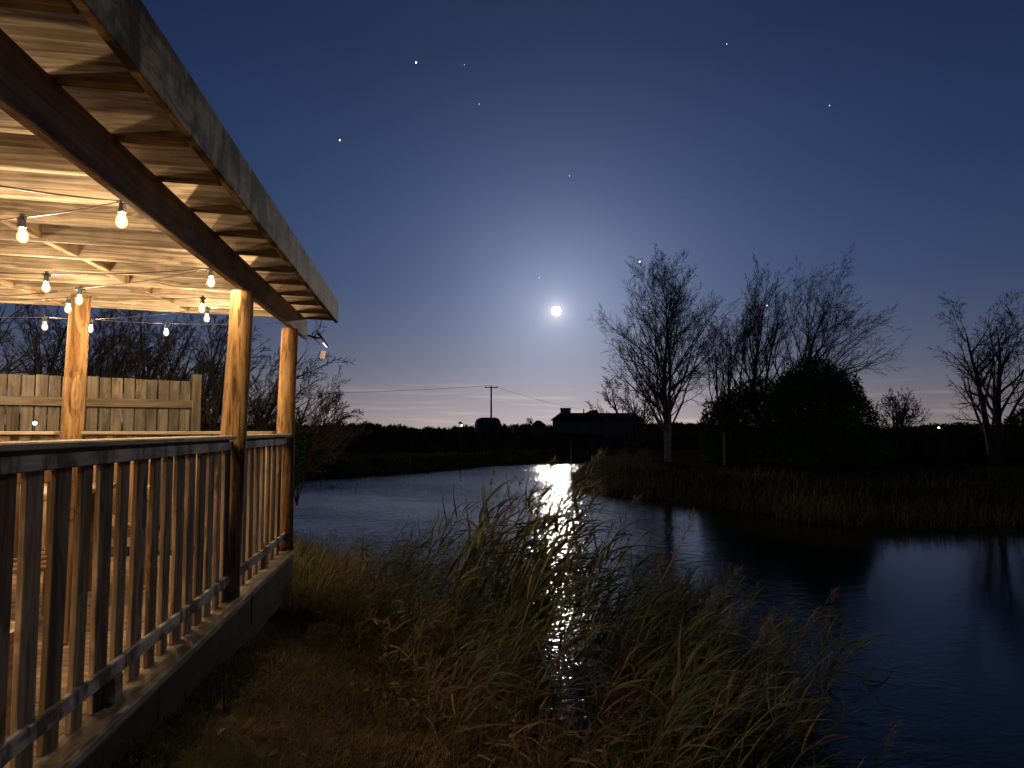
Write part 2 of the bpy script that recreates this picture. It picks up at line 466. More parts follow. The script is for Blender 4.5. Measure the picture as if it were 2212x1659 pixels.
# ------------------------------------------------------------------ ground and pond
POND = np.array([(-2.0, 11), (-1.3, 9.8), (-.6, 8.6), (-.1, 6.9), (.35, 5.3), (.75, 4.2), (1.4, 3.0), (2.6, 1.9), (6, .4), (14, -2), (26, -2), (31, 6), (25, 7.6),
                 (19, 9.3), (15.6, 11.2), (13.2, 12.5), (11.4, 12.6), (9.9, 12.3), (9.0, 12.7), (7.9, 13.5), (7.75, 15.1), (7.4, 16.6), (6.7, 18.1), (5.4, 19.7), (5.0, 22.3), (6.2, 27.7),
                 (8.4, 34), (10, 39), (8.8, 40), (6.7, 39.5), (4.8, 37.7), (2, 34.4), (-.2, 31.7), (-2.2, 29.4), (-3.8, 27.8), (-5.0, 26.5), (-5.6, 23), (-4.8, 17.5), (-3.4, 13.5)])


def shore_distance(x, y):
    """positive on land, negative in the pond"""
    x = np.asarray(x, float); y = np.asarray(y, float)
    best = np.full(x.shape, 1e9); inside = np.zeros(x.shape, bool)
    n = len(POND)
    for i in range(n):
        ax, ay = POND[i]; bx, by = POND[(i + 1) % n]
        ex, ey = bx - ax, by - ay
        tt = np.clip(((x - ax) * ex + (y - ay) * ey) / (ex * ex + ey * ey), 0, 1)
        best = np.minimum(best, np.hypot(x - ax - tt * ex, y - ay - tt * ey))
        c = ((ay > y) != (by > y)) & (x < (bx - ax) * (y - ay) / (by - ay + 1e-12) + ax)
        inside ^= c
    return np.where(inside, -best, best)


def sst(a, b, x):
    t_ = np.clip((x - a) / (b - a), 0, 1); return t_ * t_ * (3 - 2 * t_)


def wob(x, y):
    return (np.sin(x * 1.7 + y * .6) * np.sin(y * 1.3 - x * .4) + .6 * np.sin(x * 3.9 - 1.1 * y + 1) * np.sin(y * 4.3 + .7 * x) + .35 * np.sin(x * 9.1 + 2 * y) * np.sin(y * 8.3 - x)) / 1.95


def ground_z(x, y):
    x = np.asarray(x, float); y = np.asarray(y, float)
    sd = shore_distance(x, y) + .18 * wob(x * 1.3, y * 1.3) * (np.abs(y) < 60)
    near = sst(14, 9, y) * sst(14, 5, x)
    level = near * np.clip(-1.20 - .025 * y, -1.42, -1.20) + (1 - near) * (-1.33)
    rise = np.where(sd > 0, .10 * sst(0, .25, sd) + .90 * sst(0, 2.4, sd), 0)
    z = WATER + (level - WATER) * rise - .6 * sst(0, 1.5, -sd)
    return z + .035 * wob(x, y) * sst(0, .6, sd) * (np.abs(y) < 80)


xs = np.concatenate([-np.geomspace(4000, 9, 34), np.arange(-8.6, 14, .16), np.arange(14, 30, .5), np.geomspace(30.5, 4000, 34)])
ys = np.concatenate([np.array([-300, -120, -50, -20, -8, -3]), np.arange(-1, 13, .16), np.arange(13, 42, .22), np.geomspace(42.5, 6000, 44)])
X, Y = np.meshgrid(xs, ys, indexing='ij')
Z = ground_z(X, Y)
nx, ny = X.shape
I = np.arange(nx * ny).reshape(nx, ny)
q = np.stack([I[:-1, :-1], I[1:, :-1], I[1:, 1:], I[:-1, 1:]], -1).reshape(-1, 4)
g = mesh_obj('ground', np.stack([X, Y, Z], -1).reshape(-1, 3), q, M['ground'], smooth=True)
tag(g, kind='structure')
v = [(-12, -4, WATER), (36, -4, WATER), (36, 44, WATER), (-12, 44, WATER)]
tag(mesh_obj('pond_water', v, [(0, 1, 2, 3)], M['water']), kind='structure')

# ------------------------------------------------------------------ deck
deck = thing('deck', 'raised timber deck with a worn edge board above the grass', 'deck', (-3.4, 3.0, DECK))
def rel(o, x, y, z): return (x - o.location.x, y - o.location.y, z - o.location.z)
DX0, DX1, DY0, DY1 = -6.2, -1.285, -1.0, 6.45
dm = board('deck_board', (DX1 - DX0, .138, .028), M['deck'], .004)
n = int((DY1 - DY0) / .145)
for i in range(n):
    y = DY0 + .0725 + i * .145
    link('deck_board', dm, deck, rel(deck, (DX0 + DX1) / 2, y, DECK - .014 - random.random() * .003), (0, 0, random.uniform(-.001, .001)))
link('edge_board', board('edge_board', (.145, 7.43, .034), M['edge'], .006), deck, rel(deck, -1.208, 2.735, DECK - .012))
for i, (a, b_) in enumerate(((-.95, 1.36), (1.37, 3.28), (3.29, 4.95), (4.96, 6.44))):
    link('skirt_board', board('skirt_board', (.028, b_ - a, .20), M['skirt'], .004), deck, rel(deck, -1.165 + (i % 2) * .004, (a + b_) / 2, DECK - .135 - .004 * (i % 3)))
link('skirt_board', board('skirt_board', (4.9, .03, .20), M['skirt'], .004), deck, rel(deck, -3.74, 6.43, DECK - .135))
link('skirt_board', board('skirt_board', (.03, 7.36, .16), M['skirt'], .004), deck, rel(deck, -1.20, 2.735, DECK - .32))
for y in (.2, 2.2, 4.2, 6.2):
    for x in (-1.3, -3.6, -5.9):
        link('bearer', board('bearer', (.1, .1, .9), M['skirt'], .004), deck, rel(deck, x, y, DECK - .50))

# ------------------------------------------------------------------ pergola roof, open between the joists
perg = thing('pergola', 'open timber pergola roof on round posts beside the pond', 'pergola', (-3.2, 3.4, DECK))
SLOPE = math.radians(1.95)
def roof_z(x): return 1.155 - (x + 1.22) * math.tan(SLOPE)
JX0, JX1 = -5.5, -.945
JL = (JX1 - JX0) / math.cos(SLOPE)
jms = [board('joist', (JL, .052, .235), M['joist'], .005) for _ in range(3)]
JY = [2.405 + .449 * i for i in range(-5, 12)]
JY[-1] = 7.31
for i, y in enumerate(JY):
    xc = (JX0 + JX1) / 2
    link('joist', jms[i % 3], perg, rel(perg, xc, y - .026, roof_z(xc) + .1175 + random.uniform(-.003, .003)), (random.uniform(-.012, .012), SLOPE, random.uniform(-.002, .002)))
    if i + 1 < len(JY):
        gap = JY[i + 1] - y - .052
        for x, pos in ((-2.42, .5), (-3.55, .5)):
            xx = x + random.uniform(-.025, .025)
            link('noggin', board('noggin', (.05, gap, .20), M['noggin'], .003), perg, rel(perg, xx, y + gap / 2, roof_z(xx) + .112), (0, SLOPE, 0))
fl = 7.45 - .05
link('fascia_board', board('fascia_board', (.036, fl, .238), M['fascia'], .005), perg, rel(perg, -.925, .05 + fl / 2, 1.262), (0, 0, 0))
link('beam', board('beam', (.046, 7.40, .206), M['beam'], .006), perg, rel(perg, -1.243, 3.70, 1.061))
link('beam', board('beam', (.080, 7.40, .172), M['beam'], .006), perg, rel(perg, -5.2, 3.70, roof_z(-5.2) - .09))
# fixing plates' bolts on the long fascia board
def round_post(x0, y0, x1, y1, z0, z1, r, seed):
    """peeled round pole: tapered, slightly bent, uneven; base (x0,y0,z0) to top (x1,y1,z1)"""
    rg = np.random.default_rng(seed); k, nn = 24, 26
    th = np.arange(k) * 2 * np.pi / k
    ph = rg.random(6) * 6.28
    vs = []
    for j in range(nn):
        s = j / (nn - 1); cx = x0 + (x1 - x0) * s + .006 * math.sin(s * 5 + ph[0]); cy = y0 + (y1 - y0) * s + .006 * math.sin(s * 4 + ph[1])
        rr = r * (1.07 - .12 * s) * (1 + .018 * np.sin(th * 2 + ph[2] + s * 3) + .012 * np.sin(th * 5 + ph[3] + s * 7) + .006 * np.sin(th * 11 + s * 19 + ph[4]))
        for a, q_ in zip(th, rr): vs.append((cx + q_ * math.cos(a), cy + q_ * math.sin(a), z0 + (z1 - z0) * s))
    fs = [(j * k + i, j * k + (i + 1) % k, (j + 1) * k + (i + 1) % k, (j + 1) * k + i) for j in range(nn - 1) for i in range(k)]
    # every post stops under the beam
    fs += [tuple(range(k - 1, -1, -1)), tuple((nn - 1) * k + i for i in range(k))]
    ox, oy, oz = x0, y0, z0
    vs = [(a - ox, b_ - oy, c - oz) for a, b_, c in vs]
    p = mesh_obj('post', vs, fs, M['post'], perg, smooth=True, loc=rel(perg, ox, oy, oz))
    return p
round_post(-1.268, 4.74, -1.258, 4.90, DECK, .957, .082, 1)
round_post(-1.262, 6.555, -1.26, 6.66, DECK, .957, .079, 2)
round_post(-3.12, 6.56, -3.09, 6.60, DECK, roof_z(-3.1) + .0, .086, 3)
round_post(-1.262, .55, -1.26, .55, DECK, .957, .08, 4)
round_post(-5.2, 6.56, -5.2, 6.60, DECK, roof_z(-5.2) - .177, .085, 5)
round_post(-5.2, 3.2, -5.2, 3.2, DECK, roof_z(-5.2) - .177, .085, 6)
round_post(-5.2, .2, -5.2, .2, DECK, roof_z(-5.2) - .177, .085, 7)

# ------------------------------------------------------------------ railings
rail = thing('railing', 'slatted timber railing along the pond side of the deck', 'railing', (-1.26, 3.0, DECK))
bm_ = [board('baluster', (.022, wd_, 1.012), M['baluster'], .003) for wd_ in (.091, .095, .098, .101)]
def baluster(y, par, w_=None):
    x = -1.256 + random.uniform(-.003, .003)
    link('baluster', random.choice(bm_), par, rel(par, x, y + .048, DECK + .005 + .506), (random.uniform(-.007, .007), random.uniform(-.008, .008), random.uniform(-.07, .07)))
y = 2.21
ysec = [2.21 - .17 * i for i in range(1, 18)] + [2.21, 2.37, 2.54, 2.71, 2.885, 3.055, 3.23, 3.395, 3.565, 3.74, 3.91, 4.08, 4.245, 4.41]
ysec += [4.58, 4.89, 5.06, 5.25, 5.44, 5.62, 5.82, 6.02, 6.23]
for y in ysec:
    if .35 < y < .75 or abs(y + .05 - 4.80) < .14: continue
    baluster(y, rail)
for (a, b_) in ((-.6, 4.66), (4.86, 6.50)):
    l, c = b_ - a, (a + b_) / 2
    dz = 0.0
    link('cap_rail', board('cap_rail', (.215, l, .026), M['cap'], .005), rail, rel(rail, -1.307, c, -.053))
    link('sub_rail', board('sub_rail', (.05, l - .01, .040), M['beam'], .004), rail, rel(rail, -1.268, c, -.087))
    link('apron_board', board('apron_board', (.022, l, .056), M['apron'], .004), rail, rel(rail, -1.232, c, -.106))
    link('bottom_rail', board('bottom_rail', (.024, l - .02, .062), M['apron'], .004), rail, rel(rail, -1.232, c, -.966))
for y in (3.02, 1.2, 5.70):
    link('rail_block', board('rail_block', (.045, .075, .10), M['edge'], .004), rail, rel(rail, -1.232, y, DECK + .055))

rail2 = thing('railing', 'far timber railing across the end of the deck below the fence', 'railing', (-3.3, 6.6, DECK))
bx = board('baluster', (.096, .022, .99), M['baluster'], .003)
for (a, b_) in ((-5.1, -3.22), (-3.00, -1.36)):
    l, c = b_ - a, (a + b_) / 2
    link('cap_rail', board('cap_rail', (l, .125, .028), M['cap_x'], .005), rail2, rel(rail2, c, 6.56, -.030))
    link('apron_board', board('apron_board', (l - .01, .022, .075), M['apron_x'], .004), rail2, rel(rail2, c, 6.60, -.086))
    link('bottom_rail', board('bottom_rail', (l - .01, .024, .065), M['apron_x'], .004), rail2, rel(rail2, c, 6.60, -.955))
    x = a + .06
    while x < b_ - .03:
        link('baluster', bx, rail2, rel(rail2, x, 6.572, DECK + .55), (random.uniform(-.005, .005), random.uniform(-.005, .005), 0)); x += .172
rail3 = thing('railing', 'timber railing on the far long side of the deck behind the table', 'railing', (-5.2, 3.0, DECK))
for (a, b_) in ((-.6, 3.1), (3.3, 6.46)):
    l, c = b_ - a, (a + b_) / 2
    link('cap_rail', board('cap_rail', (.125, l, .028), M['cap'], .005), rail3, rel(rail3, -5.2, c, -.035))
    link('bottom_rail', board('bottom_rail', (.024, l, .065), M['apron'], .004), rail3, rel(rail3, -5.23, c, -.955))
    y = a + .05
    while y < b_ - .05:
        link('baluster', bm_[0], rail3, rel(rail3, -5.2, y, DECK + .52)); y += .172

# ------------------------------------------------------------------ string lights
S14 = [(.006, .0), (.0125, -.004), (.0150, -.014), (.0215, -.030), (.0258, -.046), (.0255, -.060), (.0200, -.073), (.0105, -.080), (.003, -.082)]
bulb_v, bulb_f = lathe(S14, 12)
bulb_me = bpy.data.meshes.new('bulb'); bulb_me.from_pydata(bulb_v, [], bulb_f); bulb_me.materials.append(M['glass'])
bulb_me.polygons.foreach_set('use_smooth', [True] * len(bulb_me.polygons))
fv, ff = lathe([(.003, -.018), (.0085, -.026), (.0135, -.042), (.0130, -.056), (.003, -.067)], 8)
fil_me = bpy.data.meshes.new('filament'); fil_me.from_pydata(fv, [], ff); fil_me.materials.append(M['filament'])
sv, sf = lathe([(.006, .052), (.013, .050), (.0155, .040), (.0165, .012), (.0185, .008), (.0185, -.008), (.015, -.010)], 10)
bv, bf = boxes([(-.034, .034, -.006, .006, .030, .046), (-.004, .004, -.010, .010, .046, .064)])
sv = sv + bv; sf = sf + [tuple(i + len(sv) - len(bv) for i in f) for f in bf]
sock_me = bpy.data.meshes.new('socket'); sock_me.from_pydata(sv, [], sf); sock_me.materials.append(M['black'])


def light_string(label, pts, group='festoon light strings under the pergola'):
    root = thing('light_string', label, 'string light', pts[0][:3], group)
    line, rad = [], []
    for a, b_ in zip(pts[:-1], pts[1:]):
        va, vb = np.array(a[:3]), np.array(b_[:3])
        L = np.linalg.norm(vb - va)
        for s in np.linspace(0, 1, 9)[:-1]:
            p = va + (vb - va) * s; p[2] -= .10 * L * s * (1 - s) * .55
            line.append(p)
    line.append(np.array(pts[-1][:3]))
    P = (np.array(line) - np.array(pts[0][:3]))[None]
    vv, qq = tubes(P, np.full(P.shape[:2], .0042), 6)
    mesh_obj('cable', vv, qq, M['cable'], root, smooth=True)
    for p in pts:
        if len(p) > 3 and p[3]:
            b_ = link('bulb', bulb_me, root, rel(root, p[0], p[1], p[2] - .046), (random.uniform(-.05, .05), random.uniform(-.05, .05), random.uniform(0, 3)))
            link('socket', sock_me, b_); link('filament', fil_me, b_)


HX = -1.275
# nearest zigzag (partly out of the picture, over the viewer's left)
light_string('festoon string nearest the viewer with a bulb tucked under the beam', [
    (-4.6, -1.3, 1.14), (-3.2, -.9, 1.05, 1), (-2.2, -.65, 1.05, 1), (HX, -.4, 1.10), (-1.8, -.1, 1.05, 1), (-3.1, .3, 1.05, 1), (-1.9, .85, 1.05, 1), (HX, 1.2, 1.10), (-1.75, 1.5, 1.05, 1), (-3.0, 1.9, 1.05, 1),
    (-4.6, 2.3, 1.14), (-2.9, 2.8, 1.06, 1), (-1.91, 3.20, 1.078), (-1.385, 3.298, 1.055, 1), (-1.953, 3.564, 1.040, 1), (-2.95, 3.95, 1.05, 1), (-4.6, 4.2, 1.14)])
light_string('festoon string crossing the middle of the pergola to the beam by the round post', [
    (-4.6, 4.5, 1.14), (-3.5, 4.78, 1.06, 1), (-2.539, 4.937, 1.055, 1), (-1.406, 4.707, 1.075, 1), (-2.545, 5.405, 1.055, 1), (-3.4, 5.85, 1.06), (-4.1, 5.95, 1.07, 1), (-4.6, 6.0, 1.14)])
light_string('festoon string at the far end of the pergola in front of the bare trees', [
    (-4.6, 6.25, 1.12), (-3.9, 6.05, 1.06, 1), (-2.811, 5.80, 1.055, 1), (-1.856, 6.00, 1.115, 1), (HX, 6.05, 1.13), (-1.977, 6.531, 1.115, 1), (-3.063, 6.733, 1.025, 1),
    (-3.481, 6.777, 1.045, 1), (-4.2, 6.9, 1.06, 1), (-4.8, 7.0, 1.12)])
light_string('single festoon cable with one bulb between the two posts at the far end', [
    (-3.063, 6.735, 1.028), (-2.531, 7.10, 1.055, 1), (HX, 7.15, 1.10)])

# ------------------------------------------------------------------ flood light and tag at the beam end
fl_ = thing('flood_light', 'small black flood light bracketed to the far end of the beam', 'flood light', (-1.22, 7.38, 1.0))
link('bracket', board('bracket', (.13, .018, .02), M['black'], .003), fl_, (.07, .0, -.02), (0, .25, 0))
link('arm', board('arm', (.015, .018, .10), M['black'], .003), fl_, (.10, .0, -.06), (0, -.8, 0))
hd = link('lamp_head', board('lamp_head', (.026, .12, .17), M['black'], .006), fl_, (.17, .0, -.05), (0, -.62, 0))
link('lens', board('lens', (.004, .10, .045), M['flood'], 0), hd, (-.0155, 0, -.055))
# card on a thread
pt = thing('paper_tag', 'pale card tag hanging on a thread below the beam end', 'tag', (-1.045, 7.35, .80))
mesh_obj('thread', *tubes(np.array([[[-.10, 0, .22], [-.04, 0, .10], [0, 0, .03]]]), np.full((1, 3), .0012), 4), M['black'], pt)
link('card', board('card', (.048, .004, .085), M['paper'], .001), pt, (0, 0, -.012), (0, .15, .3))

# ------------------------------------------------------------------ garden table and chairs behind the railing
def chair(x, y, rz, label):
    c = thing('garden_chair', label, 'chair', (x, y, DECK), 'wooden garden chairs on the deck', rz)
    for sx in (-.24, .24):
        link('leg', board('leg', (.045, .06, .62), M['furniture'], .005), c, (sx, -.22, .31))
        link('leg', board('leg', (.045, .06, .86), M['furniture'], .005), c, (sx, .25, .43), (.12, 0, 0))
        # curved arm rest
        P = np.array([[[sx, -.30, .60], [sx, -.25, .645], [sx, -.1, .655], [sx, .1, .645], [sx, .27, .66]]])
        mesh_obj('arm_rest', *tubes(P, np.full((1, 5), .034), 8), M['furniture'], c, smooth=True)
    for i in range(5):
        link('seat_slat', board('seat_slat', (.46, .08, .02), M['furniture'], .004), c, (0, -.19 + .092 * i, .42 - .012 * i))
    for i in range(5):
        link('back_slat', board('back_slat', (.055, .018, .42), M['furniture'], .004), c, (-.17 + .085 * i, .285, .66), (-.12, 0, 0))
    link('top_rail', board('top_rail', (.53, .028, .085), M['furniture'], .006), c, (0, .312, .87), (-.12, 0, 0))
    link('front_rail', board('front_rail', (.46, .022, .06), M['furniture'], .004), c, (0, -.235, .375))
chair(-2.15, 4.05, math.radians(200), 'wooden garden chair nearest the railing with its back to the beam')
chair(-2.25, 5.35, math.radians(15), 'wooden garden chair beyond the table facing the viewer')
chair(-3.55, 4.75, math.radians(95), 'wooden garden chair at the far left side of the table')
tb = thing('garden_table', 'wooden garden table with a pale grey inset top on the deck', 'table', (-2.65, 4.75, DECK), rz=.1)
for sx in (-.42, .42):
    for sy in (-.32, .32):
        link('leg', board('leg', (.06, .06, .68), M['furniture'], .005), tb, (sx, sy, .34))
for s in (-1, 1):
    link('frame_rail', board('frame_rail', (1.06, .10, .035), M['furniture'], .006), tb, (0, s * .41, .70))
    link('frame_rail', board('frame_rail', (.10, .72, .035), M['furniture'], .006), tb, (s * .48, 0, .70))
link('inset_top', board('inset_top', (.86, .72, .014), M['tray'], .003), tb, (0, 0, .705))
pl = thing('planter', 'dark wooden planter box standing by the near railing', 'planter', (-1.65, 2.75, DECK))
vv, ff = boxes([(-.17, .17, -.17, -.145, 0, .36), (-.17, .17, .145, .17, 0, .36), (-.17, -.145, -.145, .145, 0, .36), (.145, .17, -.145, .145, 0, .36), (-.145, .145, -.145, .145, .0, .28)])
mesh_obj('box', vv, ff, M['beam'], pl)

# ------------------------------------------------------------------ board fence
F0, F1 = np.array([-7.6, 5.65]), np.array([-2.70, 8.60])
fd = (F1 - F0) / np.linalg.norm(F1 - F0); FL = float(np.linalg.norm(F1 - F0)); fa = math.atan2(fd[1], fd[0])
fence = thing('board_fence', 'tall close boarded timber fence behind the deck', 'fence', (F1[0], F1[1], -1.4), rz=fa)
nb = int(FL / .118)
for i in range(nb):
    x = -(i + .5) * .118 - .06
    link('fence_board', board('fence_board', (.108, .02, 1.98), M['fence'], .003), fence, (x, .012, .99 + random.uniform(-.006, .008)), (0, random.uniform(-.004, .004), 0))
for z in (1.70, .35):
    link('fence_rail', board('fence_rail', (FL, .038, .095), M['fence_rail'], .004), fence, (-FL / 2, -.022, z))
for x in (.0, -2.0, -4.0):
    link('fence_post', board('fence_post', (.10, .10, 2.06), M['fence'], .006), fence, (x, .035 if x else .0, 1.03))


# ------------------------------------------------------------------ bare trees
def grow(base, height, r0, seed, trunk_frac=.25, stems=1, stem_spread=.15, limbs=9, ang=(.45, .8), lens=(.62, .5, .42, .36), kids=(8, 7, 5), up_=.30, wind=.05, twig=.006, lean=(0, 0)):
    """levels of polylines (P, R) for a winter tree; rg-driven, vectorised by level"""
    rg = np.random.default_rng(seed)
    base = np.array(base, float)
    n0 = 12
    P = np.zeros((stems, n0, 3)); R = np.zeros((stems, n0))
    for s in range(stems):
        a = rg.random() * 6.28; d = np.array([math.cos(a) * stem_spread * (stems > 1) + lean[0], math.sin(a) * stem_spread * (stems > 1) + lean[1], 1.0])
        h = height * (1 - .18 * rg.random() * (stems > 1)); p = base + np.array([math.cos(a), math.sin(a), 0]) * r0 * 1.1 * (stems > 1)
        d = d / np.linalg.norm(d)
        for j in range(n0):
            P[s, j] = p; t_ = j / (n0 - 1); R[s, j] = r0 * (1 - t_) ** .8 * (1.35 if j == 0 else 1) + twig
            p = p + d * h / (n0 - 1)
            d = d + rg.normal(0, .055, 3) + np.array([wind * t_, 0, up_ * .25]); d /= np.linalg.norm(d)
    out = [(P, R)]
    L = np.full(stems, height)
    counts = (limbs,) + tuple(kids)
    for lev, k in enumerate(counts):
        N, n, _ = P.shape
        lo = trunk_frac if lev == 0 else .18
        t_ = lo + (1 - lo) * ((np.arange(k)[None] + rg.random((N, k))) / k) * .97
        f = t_ * (n - 1); i0 = np.clip(f.astype(int), 0, n - 2); fr = (f - i0)[..., None]
        rows = np.arange(N)[:, None]
        pos = P[rows, i0] * (1 - fr) + P[rows, i0 + 1] * fr
        tan = P[rows, i0 + 1] - P[rows, i0]; tan /= np.linalg.norm(tan, axis=-1, keepdims=True) + 1e-9
        rad = R[rows, i0] * (1 - fr[..., 0]) + R[rows, i0 + 1] * fr[..., 0]
        rv = rg.normal(size=(N, k, 3)); rv -= (rv * tan).sum(-1, keepdims=True) * tan; rv /= np.linalg.norm(rv, axis=-1, keepdims=True)
        a = rg.uniform(ang[0], ang[1], (N, k))[..., None]
        d = tan * np.cos(a) + rv * np.sin(a)
        ln = (L[:, None] * lens[min(lev, len(lens) - 1)] * (1.12 - .75 * (t_ if lev == 0 else t_ * .7)) * rg.uniform(.7, 1.15, (N, k)))
        n2 = (8, 6, 5, 4)[min(lev, 3)]
        NP = np.zeros((N * k, n2, 3)); NR = np.zeros((N * k, n2))
        p = pos.reshape(-1, 3); d = d.reshape(-1, 3); ln = ln.ravel(); r_ = np.minimum(rad.ravel() * .62, r0 * (.5, .25, .12, .07)[min(lev, 3)])
        for j in range(n2):
            NP[:, j] = p; NR[:, j] = np.maximum(r_ * (1 - j / n2) ** .9, twig)
            p = p + d * (ln / (n2 - 1))[:, None]
            d = d + rg.normal(0, .10 + .03 * lev, d.shape) + np.array([wind, 0, up_ * (1.0 if lev < 2 else .6)]) / n2 * 2
            d /= np.linalg.norm(d, axis=1, keepdims=True)
        P, R, L = NP, NR, ln
        out.append((P, R))
    return out


def tree(name, label, levels, bark, group=None, cat='tree'):
    base = levels[0][0][0, 0]
    root = thing(name, label, cat, tuple(base), group)
    pil = Pile()
    for P, R in levels[:1]:
        v_, q_ = tubes(P - base, R, 8); pil.add(v_, q_)
    pil.build('trunk', bark, root, True)
    pil = Pile()
    for i, (P, R) in enumerate(levels[1:]):
        v_, q_ = tubes(P - base, R, 5 if i == 0 else 3); pil.add(v_, q_)
    tag(pil.build('crown', M['twig'], root), kind=None)
    return root


def gz(x, y): return float(ground_z(np.array([x]), np.array([y]))[0])
def ground_at(px, y, dz=-.05):
    x = at(px, y); return (x, y, gz(x, y) + dz)

GT = 'bare winter trees round the pond'
tree('bare_tree', 'tall twin stemmed bare birch with pale trunks on the far bank', grow(ground_at(1440, 27.2), 7.8, .095, 21, .13, 3, .07, 20, (.45, .92), (.56, .44, .42, .4), (10, 8, 5), .30, .045, .0034), M['birch'], GT)
tree('bare_tree', 'low spreading bare tree behind the pale birch, over the roof of the bungalow', grow(ground_at(1365, 33), 4.0, .10, 22, .12, 3, .35, 8, (.5, .85), (.62, .48, .4, .4), (9, 7, 4), .26, -.02, .006), M['bark'], GT)
tree('bare_tree', 'slender bare tree rising behind the left end of the evergreen bush', grow(ground_at(1575, 33), 7.0, .085, 23, .22, 3, .18, 12, (.4, .85), (.64, .44, .4, .4), (9, 7, 4), .32, .08, .0046), M['bark'], GT)
tree('bare_tree', 'narrow upright bare tree behind the middle of the evergreen bush', grow(ground_at(1645, 34), 9.4, .10, 24, .28, 3, .09, 14, (.35, .7), (.48, .42, .4, .4), (9, 7, 4), .38, .08, .0046), M['bark'], GT)
tree('bare_tree', 'windswept bare tree leaning right behind the evergreen bush', grow(ground_at(1712, 33), 9.6, .10, 25, .22, 3, .15, 15, (.4, .9), (.62, .46, .42, .4), (8, 6, 4), .20, .17, .0046, (.08, 0)), M['bark'], GT)
tree('bare_tree', 'broad bare tree standing alone at the right end of the bank', grow(ground_at(2150, 24), 5.9, .14, 26, .14, 2, .16, 13, (.5, .95), (.68, .48, .42, .4), (8, 6, 4), .20, .0, .0048), M['bark'], GT)
tree('bare_tree', 'small round bare tree between the evergreen bush and the lone right tree', grow(ground_at(1938, 46), 4.0, .12, 27, .14, 3, .2, 11, (.5, .95), (.62, .46, .4, .4), (8, 6, 4), .16, .0, .010), M['bark'], GT)
tree('bare_tree', 'many stemmed bare shrub tree leaning over the water behind the round posts', grow(ground_at(590, 16.5), 3.9, .055, 28, .26, 8, .50, 9, (.35, .8), (.52, .46, .42, .4), (8, 7, 4), .10, .07, .0036), M['bark'], GT)
for i, (px, y, h, lb, sd) in enumerate([
        (-120, 13.5, 4.0, 'bare hedgerow tree rising above the left end of the fence', 31), (60, 14.5, 4.1, 'bare hedgerow tree above the fence left of the far round post', 32),
        (250, 14.0, 4.0, 'bare hedgerow tree above the fence just right of the far round post', 33), (360, 15.0, 4.3, 'windswept bare hedgerow tree above the fence near its end post', 34),
        (475, 15.5, 4.4, 'bare hedgerow tree beyond the end of the fence', 35), (150, 17.5, 4.4, 'bare hedgerow tree set further back behind the far round post', 36)]):
    tree('bare_tree', lb, grow(ground_at(px, y), h, .08, sd, .10, 5, .38, 8, (.35, .8), (.55, .46, .42, .4), (7, 5, 4), .12, .09, .0036), M['bark'], 'bare hedgerow trees behind the fence')
tree('bare_tree', 'tiny round tree beside the far hut', grow((at(1145, 118), 118, -1.3), 3.2, .16, 41, .3, 1, 0, 12, (.6, 1.1), (.5, .45, .4, .4), (7, 5), .1, 0, .03), M['bark'])


# ------------------------------------------------------------------ evergreen bush and hedges
def leaf_cloud(ell, n, size, rg):
    """leaf faces filling several ellipsoids ((cx,cy,cz),(rx,ry,rz)), denser near the skin, with hollows"""
    vol = np.array([e[1][0] * e[1][1] * e[1][2] for e in ell]) ** .67; cnt = rg.multinomial(n, vol / vol.sum())
    pts, nor = [], []
    for (c, r), k in zip(ell, cnt):
        d = rg.normal(size=(k, 3)); d /= np.linalg.norm(d, axis=1, keepdims=True)
        rad = (1 - .45 * rg.random(k) ** 2) * (1 + .13 * np.sin(d[:, 0] * 7 + c[0]) * np.sin(d[:, 2] * 8 + 1) + .09 * np.sin(d[:, 1] * 13) * np.sin(d[:, 2] * 15 + d[:, 0] * 9))
        rad += (rg.random(k) < .04) * rg.random(k) * .16
        pts.append(np.array(c) + d * np.array(r) * rad[:, None]); nor.append(d)
    P = np.concatenate(pts); D = np.concatenate(nor) + rg.normal(0, .6, P.shape)
    return P, D


def foliage(name, label, cat, ell, n, size, seed, mat, parent_loc, kind=None):
    rg = np.random.default_rng(seed)
    P, D = leaf_cloud(ell, n, size, rg)
    D[:, 2] += .25
    N = len(P)
    rn = np.clip(.5 + .35 * np.sin(P[:, 0] * 2.1) * np.sin(P[:, 2] * 2.7 + 1) + rg.normal(0, .2, N), 0, 1)
    v_, q_, t_, r_ = blades(P - np.array(parent_loc), D, size * rg.uniform(.7, 1.5, N), size * .55 * rg.uniform(.7, 1.3, N), rg.uniform(.1, .8, N), seg=2, rnd=rn, flat=rg.uniform(0, 3.1, N))
    pil = Pile(); pil.add(v_, q_, t_, r_)
    if kind:
        o_ = pil.build(name, mat); o_.location = parent_loc; return tag(o_, label, None, None, kind)
    root = thing(name, label, cat, parent_loc)
    pil.build('foliage', mat, root)
    return root


def stems(root, base, n, h, spread, r, seed):
    rg = np.random.default_rng(seed)
    P = np.zeros((n, 5, 3)); a = rg.random(n) * 6.28
    for j in range(5):
        s = j / 4; P[:, j, 0] = np.cos(a) * spread * s ** 1.2; P[:, j, 1] = np.sin(a) * spread * s ** 1.2; P[:, j, 2] = h * s
    v_, q_ = tubes(P, np.linspace(r, r * .3, 5)[None].repeat(n, 0), 5)
    mesh_obj('stem', v_, q_, M['bark'], root)

